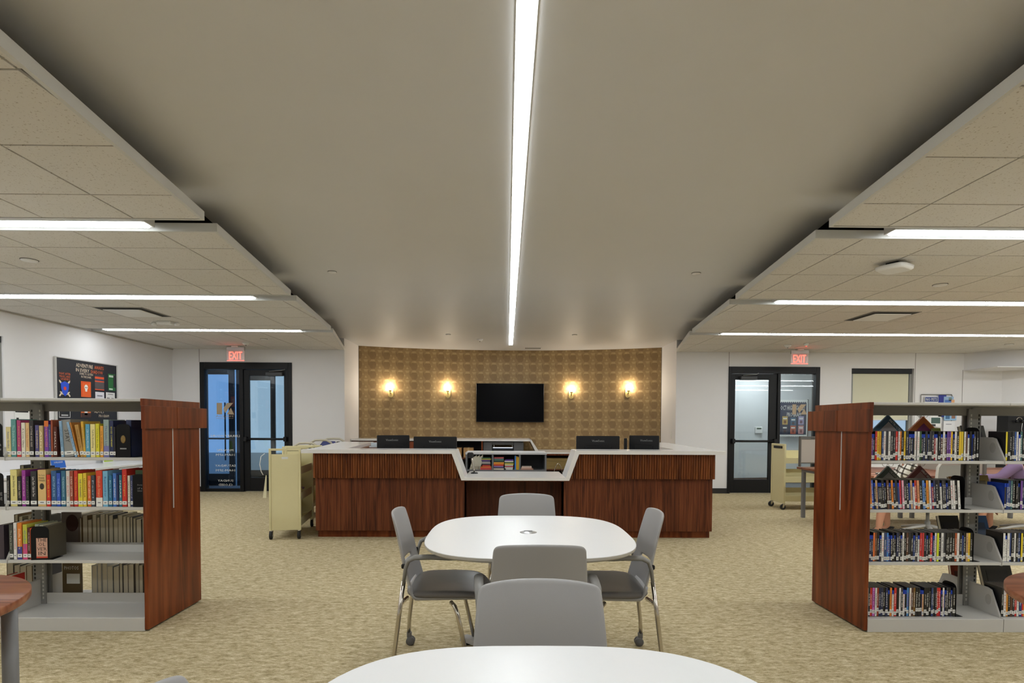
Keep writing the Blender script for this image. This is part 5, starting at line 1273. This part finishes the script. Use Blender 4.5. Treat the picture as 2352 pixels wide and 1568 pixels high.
# ================================================================== RIGHT BACK WALL NOTICES
rk = thing('notice_rack', 'grey wire notice rack on the back wall right of the window', 'rack', (8.335, 10.93, 1.55))
for x in (-.305, .305): MB().tube([(x, 0, -.5), (x, 0, .37), (x*.93, -.0, .395)], .008, 6).build('rail', STEELD, rk)
MB().tube([(-.3, 0, .39), (.3, 0, .39)], .008, 6).build('rail', STEELD, rk)
def notice(label, x, z, w, h, col, bits=(), txt=None, tcol=None, dy=0):
    t = thing('notice', label, 'notice', (8.335+x, 10.915-dy, 1.55+z))
    MB().box(-w/2, -.002, -h/2, w/2, .001, h/2).build('sheet', colm(*col), t)
    for (x0, z0, x1, z1, c) in bits: MB().box(x0*w, -.003, z0*h, x1*w, -.002, z1*h).build('print', colm(*c), t)
    for s_, tx, tz, tw, thh in (txt or ()): text('lettering', s_, tcol or WHITEI, t, (tx, -.0045, tz), w=tw, h=thh)
notice('blue bordered NO PETS sign on the notice rack', -.11, .24, .265, .22, (226, 226, 228), ((-.47, .05, .47, .45, (34, 60, 130)),), (('NO PETS', 0, .055, .215, .055),))
notice('deep blue blank poster on the notice rack', .10, .17, .15, .42, (24, 40, 140), dy=.004)
notice('pale blue picture flyer at the top right of the notice rack', .22, .27, .19, .16, (150, 180, 214), ((-.4, -.4, .4, .1, (80, 120, 190)), (.0, 0, .3, .4, (120, 140, 130))), dy=.008)
notice('orange strip flyer at the right edge of the notice rack', .30, .22, .06, .14, (226, 170, 120), dy=.012)
notice('white flyer with a dark landscape on the notice rack', -.02, -.10, .22, .28, (230, 230, 228), ((-.4, -.25, .4, .15, (70, 96, 90)), (-.4, -.45, 0, -.3, (60, 60, 60))), dy=.004)
notice('white sheet in a grey frame at the left of the notice rack', -.20, -.08, .20, .30, (220, 222, 226), ((-.5, .44, .5, .5, (90, 90, 96)),))
notice('sky blue flyer with two photos on the notice rack', .26, -.02, .24, .18, (150, 190, 226), ((-.4, -.35, -.05, .35, (70, 110, 150)), (.1, -.3, .4, .35, (150, 110, 90))), dy=.008)
notice('white sheet at the lower right of the notice rack', .24, -.24, .22, .24, (232, 232, 234), ((-.3, .2, .2, .26, (150, 150, 160)),), dy=.012)
t = thing('headset_cabinet', 'black cabinet on the right with headsets hanging on its front', 'cabinet', (9.36, 10.30, 0))
MB().bbox(-.28, -.12, 0, .27, .12, 1.62, .004).build('body', BLACKM, t); MB().bbox(.27, -.12, 0, .285, .12, 1.62, .002).build('side_strip', colm(120, 160, 220), t)
for i in range(3):
    h = thing('headset', '%s headset hanging on the black cabinet' % ['left', 'middle', 'right'][i], 'headset', (9.24+i*.15, 10.13, 1.44))
    MB().tube([(.05*math.cos(a), 0, .05*math.sin(a)) for a in [PI*k/8 for k in range(9)]], .005, 6).build('headband', CHROME, h)
    for q in (-1, 1): MB().lathe([(0, -.012), (.026, -.012), (.03, 0), (.026, .012), (0, .012)], seg=14, axis='x').build('ear_cup', BLACKP, h).location = (q*.05, 0, -.02)
    MB().tube([(.05, -.01, -.05), (.03, -.015, -.16), (.06, -.01, -.28)], .003, 5).build('cord', WHITEP, h)

# ================================================================== CARRELS BEHIND THE RIGHT RACK
def carrel(x0, x1, label):
    t = thing('study_carrel', label, 'desk', (0, 0, 0))
    MB().bbox(x0, 6.72, .700, x1, 8.15, .728, .003).build('desktop', wood('carrel_top', srgb(110, 62, 44), srgb(140, 88, 64), srgb(156, 104, 78), (18, 18, 1.0), .4, axis='x'), t)
    for x in (x0+.05, x1-.09):
        MB().bbox(x, 6.9, 0, x+.045, 6.95, .665, .004).build('leg', plain('leg_grey', srgb(122, 122, 124), .4), t); MB().bbox(x, 8.06, 0, x+.045, 8.11, .665, .004).build('leg', plain('leg_grey', srgb(122, 122, 124), .4), t)
        MB().bbox(x, 6.9, .66, x+.045, 8.11, .70, .003).build('side_rail', plain('leg_grey', srgb(122, 122, 124), .4), t)
    MB().bbox(x0-.02, 8.0, .80, x1-.01, 8.03, 1.13, .003).build('fabric_panel', FABRIC, t)
    for z in (.785, 1.13, 1.145, 1.16): MB().bbox(x0-.03, 7.993, z, x1-.0, 8.037, z+.012, .002).build('panel_rail', plain('rail_dark', srgb(96, 92, 86), .4), t)
    for x in (x0-.035, x1-.012): MB().bbox(x, 7.99, .74, x+.018, 8.04, 1.172, .003).build('panel_post', plain('rail_dark', srgb(96, 92, 86), .4), t)
    return t
carrel(4.20, 5.75, 'study carrel with beige fabric screen left of the right rack')
c2 = carrel(5.78, 7.35, 'study carrel with beige fabric screen hidden behind the right rack')
MB().bbox(5.752, 6.78, .74, 5.778, 7.98, 1.10, .003).build('side_screen', FABRIC, c2)
MB().bbox(5.748, 6.75, .74, 5.782, 6.78, 1.12, .003).build('panel_post', plain('rail_dark', srgb(96, 92, 86), .4), c2)
# small clutter on the carrel
t = thing('cable', 'black cable coiled on the carrel desk behind the middle shelf', 'cable', (4.45, 7.1, .73)); MB().tube([(.06*math.cos(a)*(1-.02*k), .05*math.sin(a), .006+.004*k+(.1 if k > 16 else 0)) for k, a in enumerate([PI*i/5 for i in range(20)])], .005, 5).build('cord', BLACKP, t)
t = thing('note_pad', 'yellow note pad on the carrel desk behind the middle shelf', 'note', (4.50, 7.3, .7285)); MB().bbox(-.06, -.04, 0, .06, .04, .01, .001).build('pad', colm(232, 216, 60), t)

# ---- task chairs
def task_chair(x, y, rz, label):
    t = thing('task_chair', label, 'chair', (x, y, 0), rz)
    OFF = plain('off_white_shell', srgb(196, 192, 184), .4)
    for i in range(5):
        a = 2*PI*i/5+.3; lg = MB().tube([(0, 0, .15), (.16*math.cos(a), .16*math.sin(a), .125), (.33*math.cos(a), .33*math.sin(a), .085)], [.028, .024, .018], 8, sq=(1, .7)).build('leg', STEEL, t)
        MB().lathe([(0, -.02), (.025, -.02), (.03, -.01), (.03, .01), (.025, .02), (0, .02)], 0, 0, 0, 14, axis='x').build('caster', RUBBER, lg).location = (.33*math.cos(a), .33*math.sin(a), .031)
    MB().lathe([(0, .10), (.03, .10), (.03, .20), (.018, .20), (.018, .37), (0, .37)], seg=16).build('gas_lift', STEELD, t)
    MB().rings([superloop(0, 0, .10, .10, .335, 3, 28), superloop(0, 0, .20, .20, .355, 3, 28), superloop(0, 0, .24, .24, .40, 3, 28), superloop(0, 0, .235, .235, .44, 3, 28), superloop(0, 0, .10, .10, .445, 3, 28)]).build('seat', OFF, t)
    m = MB(); l0 = []
    for z, w in ((.50, .17), (.56, .20), (.80, .20), (.90, .17)): l0.append((z, w))
    fr = [(-.19, -.235, .50), (-.215, -.25, .60), (-.21, -.27, .86), (-.17, -.275, .91), (0, -.28, .925), (.17, -.275, .91), (.21, -.27, .86), (.215, -.25, .60), (.19, -.235, .50), (0, -.23, .485), (-.19, -.235, .50)]
    MB().tube(fr, .014, 8).build('back_frame', OFF, t)
    MB().add([(-.19, -.24, .51), (.19, -.24, .51), (.20, -.27, .88), (-.20, -.27, .88), (-.19, -.236, .51), (.19, -.236, .51), (.20, -.266, .88), (-.20, -.266, .88)], [(0, 1, 2, 3), (7, 6, 5, 4), (0, 4, 5, 1), (1, 5, 6, 2), (2, 6, 7, 3), (3, 7, 4, 0)]).build('back_mesh', plain('mesh_grey', srgb(138, 136, 132), .7), t)
    MB().tube([(0, -.12, .38), (0, -.24, .42), (0, -.26, .55)], .02, 8).build('back_bracket', STEELD, t)
    return t
task_chair(4.98, 6.62, .25, 'grey task chair with a star base behind the right rack')
task_chair(6.22, 6.66, .15, 'grey task chair with tall back at the right picture edge behind the rack')

# ---- people: one continuous skinned body each
def skin_body(name, pts, edges, radii, mat, parent, levels=2):
    me = bpy.data.meshes.new(name); me.from_pydata(pts, edges, [])
    o = link(name, me, parent); pass
    sk = o.modifiers.new('skin', 'SKIN'); sk.branch_smoothing = .6
    for i, v in enumerate(me.skin_vertices[0].data):
        r = radii[i]; v.radius = r if isinstance(r, tuple) else (r, r)
    me.skin_vertices[0].data[0].use_root = True
    su = o.modifiers.new('sub', 'SUBSURF'); su.levels = levels; su.render_levels = levels
    me.materials.append(mat)
    o.modifiers['skin'].use_smooth_shade = True
    return o
SKIN = plain('skin', srgb(206, 150, 122), .5)
def bake(o):
    dg = bpy.context.evaluated_depsgraph_get(); me = bpy.data.meshes.new_from_object(o.evaluated_get(dg)); o.modifiers.clear(); o.data = me; return me
def person(x, y, rz, label, shirt, sc=1.0, reach=False):
    t = thing('person', label, 'person', (x, y, 0), rz); t.scale = (sc, sc, sc)
    # faces +y (local), seated, leaning forward; z of the seat .45
    P = [(0, 0, .52), (0, .06, .66), (0, .13, .82), (0, .19, .97), (0, .21, 1.04), (0, .25, 1.11),          # 0-5 pelvis..head base
         (.09, .03, .50), (.12, .40, .50), (.13, .40, .28), (.14, .38, .09), (.15, .48, .045),               # 6-10 right leg
         (-.09, .03, .50), (-.12, .42, .50), (-.15, .48, .28), (-.17, .50, .09), (-.17, .60, .045),          # 11-15 left leg
         (.17, .17, .93), (.22, .32, .76), (.15, .56, .76), (.13, .62, .765),                                # 16-19 right arm
         (-.17, .17, .93), (-.22, .32, .76), (-.15, .56, .76), (-.13, .62, .765)]
    if reach: P[16:20] = [(.17, .16, .93), (.27, .26, .66), (.32, .30, .44), (.33, .31, .37)]
    E_ = [(0, 1), (1, 2), (2, 3), (3, 4), (4, 5), (0, 6), (6, 7), (7, 8), (8, 9), (9, 10), (0, 11), (11, 12), (12, 13), (13, 14), (14, 15), (3, 16), (16, 17), (17, 18), (18, 19), (3, 20), (20, 21), (21, 22), (22, 23)]
    Rr = [(.14, .11), (.13, .10), (.145, .10), (.12, .09), .052, .048, .085, .062, .052, .036, .032, .085, .062, .052, .036, .032, .055, .040, .030, .026, .055, .040, .030, .026]
    b = skin_body('body', P, E_, Rr, SKIN, t)
    # head with face
    import mathutils
    hc = Vector((0, .295, 1.195))
    bm = bmesh.new(); bmesh.ops.create_uvsphere(bm, u_segments=24, v_segments=18, radius=1)
    for v in bm.verts:
        c = v.co; jaw = max(0, -c.z); v.co = Vector((c.x*.074*(1-.28*jaw), c.y*.093*(1-.10*jaw), c.z*.115))
        if c.y > .9 and abs(c.x) < .25 and -.25 < c.z < .1: v.co.y += .016
    me = bpy.data.meshes.new('head'); bm.to_mesh(me); bm.free(); me.materials.append(SKIN); [setattr(f, 'use_smooth', True) for f in me.polygons]
    hd = link('head', me, t, hc); hd.rotation_euler = (-.3, 0, 0)
    for s in (-1, 1):
        MB().lathe([(0, -.010), (.008, -.006), (.010, 0), (.008, .006), (0, .010)], s*.028, .083, .008, 10).build('eye', plain('eye_white', srgb(225, 225, 222), .2), hd)
        MB().lathe([(0, -.004), (.005, 0), (0, .004)], s*.028, .092, .008, 8).build('iris', BLACKI, hd)
        MB().rings([superloop(0, 0, .012, .02, -.005, 2, 12), superloop(0, 0, .016, .026, .005, 2, 12)]).build('ear', SKIN, hd).matrix_basis = Matrix.Translation((s*.076, -.005, 0)) @ Matrix.Rotation(PI/2, 4, 'Y')
    MB().tube([(-.022, .078, -.052), (0, .086, -.054), (.022, .078, -.052)], .004, 6).build('mouth', plain('lip', srgb(170, 96, 84), .5), hd)
    bm = bmesh.new(); bmesh.ops.create_uvsphere(bm, u_segments=24, v_segments=16, radius=1)
    for v in list(bm.verts):
        c = v.co.copy(); v.co = Vector((c.x*.082, c.y*.100-.008, c.z*.122+.008))
    bmesh.ops.delete(bm, geom=[v for v in bm.verts if v.co.z < -.04 or (v.co.y > .045 and v.co.z < .055)], context='VERTS')
    me = bpy.data.meshes.new('hair'); bm.to_mesh(me); bm.free(); me.materials.append(plain('hair_brown', srgb(60, 42, 30), .6)); link('hair', me, hd)
    # clothing grown over the body
    sp = [P[0], P[1], P[2], P[3], P[16], P[17], P[20], P[21], (0, .20, 1.03)]
    r = [(.155, .125), (.148, .118), (.163, .118), (.138, .107), .082, .060, .082, .060, .075]
    k = [tuple((Vector(P[17])*.06+Vector(P[18])*.94)), tuple((Vector(P[21])*.06+Vector(P[22])*.94))]
    sp += k; r += [.046, .046]
    skin_body('shirt', sp, [(0, 1), (1, 2), (2, 3), (3, 4), (4, 5), (5, 9), (3, 6), (6, 7), (7, 10), (3, 8)], r, shirt, t)
    mid = lambda a, b, f: tuple(Vector(a)*(1-f)+Vector(b)*f)
    pp = [P[0], P[6], P[7], mid(P[7], P[8], .12), P[11], P[12], mid(P[12], P[13], .12)]
    skin_body('shorts', pp, [(0, 1), (1, 2), (2, 3), (0, 4), (4, 5), (5, 6)], [(.158, .128), .102, .082, .078, .102, .082, .078], plain('shorts_dark', srgb(50, 52, 60), .8), t)
    for a, b_ in ((9, 10), (14, 15)):
        A_, B_ = Vector(P[a]), Vector(P[b_]); f = (B_-A_); f.z = 0; f.normalize()
        heel = A_-f*.045
        skin_body('shoe', [tuple(heel+Vector((0, 0, -.045))), tuple(heel+f*.12+Vector((0, 0, -.05))), tuple(heel+f*.22+Vector((0, 0, -.058))), tuple(heel+Vector((0, 0, .01)))], [(0, 1), (1, 2), (0, 3)], [(.045, .042), (.046, .038), (.036, .026), .042], plain('shoe_black', srgb(26, 26, 28), .6), t, 1)
    # hands: palm and five fingers
    for w_, e_ in ((19, 18), (23, 22)):
        Wp = Vector(P[w_]); d = (Wp-Vector(P[e_])).normalized(); sd = Vector((1, 0, 0)) if w_ == 19 else Vector((-1, 0, 0)); dn = d.cross(sd).normalized(); 
        if dn.z > 0 and not reach: dn = -dn
        hp = [tuple(Wp), tuple(Wp+d*.045), tuple(Wp+d*.075)]; he = [(0, 1), (1, 2)]; hr = [(.024, .02), (.030, .016), (.032, .013)]
        skin_body('palm', hp, he, hr, SKIN, t, 1)
        for j in range(5):
            if j < 4:
                base = Wp+d*.08-sd*(.024-.016*j); L2 = (.062, .072, .066, .052)[j]
                q = [tuple(base-d*.02), tuple(base), tuple(base+d*L2*.45+dn*.006), tuple(base+d*L2*.75+dn*.020), tuple(base+d*L2*.9+dn*.036)]
            else:
                base = Wp+d*.03-sd*.026; q = [tuple(base+sd*.012), tuple(base), tuple(base-sd*.02+d*.02), tuple(base-sd*.026+d*.045+dn*.01), tuple(base-sd*.024+d*.055+dn*.014)]
            skin_body('finger', q, [(0, 1), (1, 2), (2, 3), (3, 4)], [.009, .0088, .0082, .0075, .006], SKIN, t, 1)
    return t
def plaid():
    m, nt, b = nm('plaid_shirt'); tc = nt.nodes.new('ShaderNodeTexCoord'); sp = nt.nodes.new('ShaderNodeSeparateXYZ'); nt.links.new(tc.outputs['Object'], sp.inputs[0])
    f1 = mathn(nt, 'FRACT', mathn(nt, 'MULTIPLY', mathn(nt, 'ADD', sp.outputs[0], sp.outputs[1]), 14)); f2 = mathn(nt, 'FRACT', mathn(nt, 'MULTIPLY', mathn(nt, 'SUBTRACT', sp.outputs[2], mathn(nt, 'MULTIPLY', sp.outputs[1], .4)), 14))
    a = mathn(nt, 'LESS_THAN', f1, .28); c = mathn(nt, 'LESS_THAN', f2, .28); s_ = mathn(nt, 'MULTIPLY', mathn(nt, 'ADD', a, c), .5)
    cr = nt.nodes.new('ShaderNodeValToRGB'); e = cr.color_ramp.elements; e[0].color = srgb(226, 222, 212); e[1].color = srgb(24, 22, 22); k = e.new(.5); k.color = srgb(96, 88, 76)
    nt.links.new(s_, cr.inputs[0]); nt.links.new(cr.outputs[0], b.inputs['Base Color']); b.inputs['Roughness'].default_value = .85; return m
person(4.93, 6.60, 1.05, 'person in a plaid shirt seated on the task chair, leaning forward', plaid(), .93)
person(6.22, 6.64, .9, 'second seated person in purple at the right picture edge, hand hanging down', plain('purple_cloth', srgb(128, 104, 138), .8), .93, True)
# book stack in the cubby unit
def flat_book(x, y, z, w, d, h, col, label, rz=0):
    t = thing('book', label, 'book', (x, y, z), rz)
    MB().bbox(-w/2, 0, 0, w/2, d, h*.12, .0005).build('cover', colm(*col), t); MB().box(-w/2+.003, .004, h*.12, w/2-.003, d-.003, h*.88).build('pages', PAPER, t)
    MB().bbox(-w/2, 0, h*.88, w/2, d, h, .0005).build('cover', colm(*col), t); MB().box(-w/2, -.0005, 0, w/2, .003, h).build('spine', colm(*col), t)
    return t
zb = .6625
for i in range(9):   # leaning white spines
    t = thing('book', 'thin white paperback, %s from the left, leaning in the left cubby bay' % ordinal(i+1), 'book', (-.535+i*.018, 8.215, zb+.002), 0, 'leaning white paperbacks in the cubby unit'); t.rotation_euler.y = .30-.015*i
    h = .19+.012*(i % 3)
    MB().bbox(-.007, 0, 0, .007, .14, h, .001).build('cover', colm(214, 208, 190), t); MB().box(-.005, -.0005, .01, .005, .0002, h*.25).build('print', colm(170, 160, 140), t)
def pile(x, zs, items, bay):
    z = zs
    for i, (w, h, c) in enumerate(items):
        flat_book(x+random.uniform(-.004, .004), 8.215, z+.0005, w, .13, h, c, '%s book lying flat, %s from below in %s' % (colname(c), ordinal(i+1), bay)); z += h+.0006
pile(-.300, zb, [(.165, .026, (214, 80, 80)), (.16, .022, (226, 120, 60)), (.12, .020, (190, 60, 50)), (.13, .018, (60, 60, 66)), (.13, .020, (190, 180, 170)), (.12, .016, (120, 110, 130)), (.13, .018, (90, 60, 130)), (.14, .014, (190, 180, 60)), (.13, .016, (70, 110, 80))], 'the left cubby bay')
pile(-.115, zb, [(.15, .020, (226, 214, 190)), (.15, .016, (60, 60, 90)), (.14, .018, (140, 120, 180)), (.14, .014, (210, 60, 50)), (.15, .018, (230, 120, 50)), (.15, .020, (236, 170, 60)), (.14, .012, (50, 50, 50)), (.14, .018, (60, 100, 80)), (.14, .02, (80, 120, 120)), (.14, .018, (196, 90, 90))], 'the left pile of the middle cubby')
pile(.035, zb, [(.10, .018, (224, 222, 214)), (.12, .020, (214, 210, 200)), (.12, .016, (190, 70, 90)), (.12, .018, (200, 200, 190)), (.13, .018, (220, 200, 80)), (.13, .02, (90, 110, 60)), (.13, .016, (226, 222, 216)), (.12, .018, (100, 60, 150))], 'the right pile of the middle cubby')
for i, c in enumerate(((70, 140, 210), (226, 170, 40), (236, 196, 60))):
    t = thing('book', '%s book standing at the right of the middle cubby bay' % ['blue', 'amber', 'yellow'][i], 'book', (.125+.022*i, 8.215, zb+.001)); MB().bbox(-.010, 0, 0, .010, .14, .20-.008*i, .001).build('cover', colm(*c), t); MB().box(-.007, .001, .1995-.008*i, .007, .138, .201-.008*i).build('pages', PAPER, t)
pile(.29, zb, [(.19, .016, (176, 130, 110)), (.15, .018, (226, 190, 170)), (.14, .014, (236, 214, 200))], 'the right cubby bay')
pile(.06, .3825, [(.14, .02, (200, 110, 60)), (.14, .02, (70, 90, 120)), (.13, .02, (190, 180, 160)), (.15, .02, (120, 60, 60)), (.14, .02, (60, 60, 60)), (.14, .02, (160, 120, 60)), (.14, .02, (210, 200, 180)), (.14, .02, (120, 130, 150)), (.14, .02, (190, 80, 50)), (.13, .02, (90, 90, 90)), (.14, .02, (206, 120, 70))], 'the pile in the lower cubby')
t = thing('sticky_note', 'small yellow sticky note on top of the low grey shelf unit', 'note', (-.215, 8.30, .9155)); MB().box(-.018, -.03, 0, .018, .03, .001).build('note', colm(226, 220, 70), t)
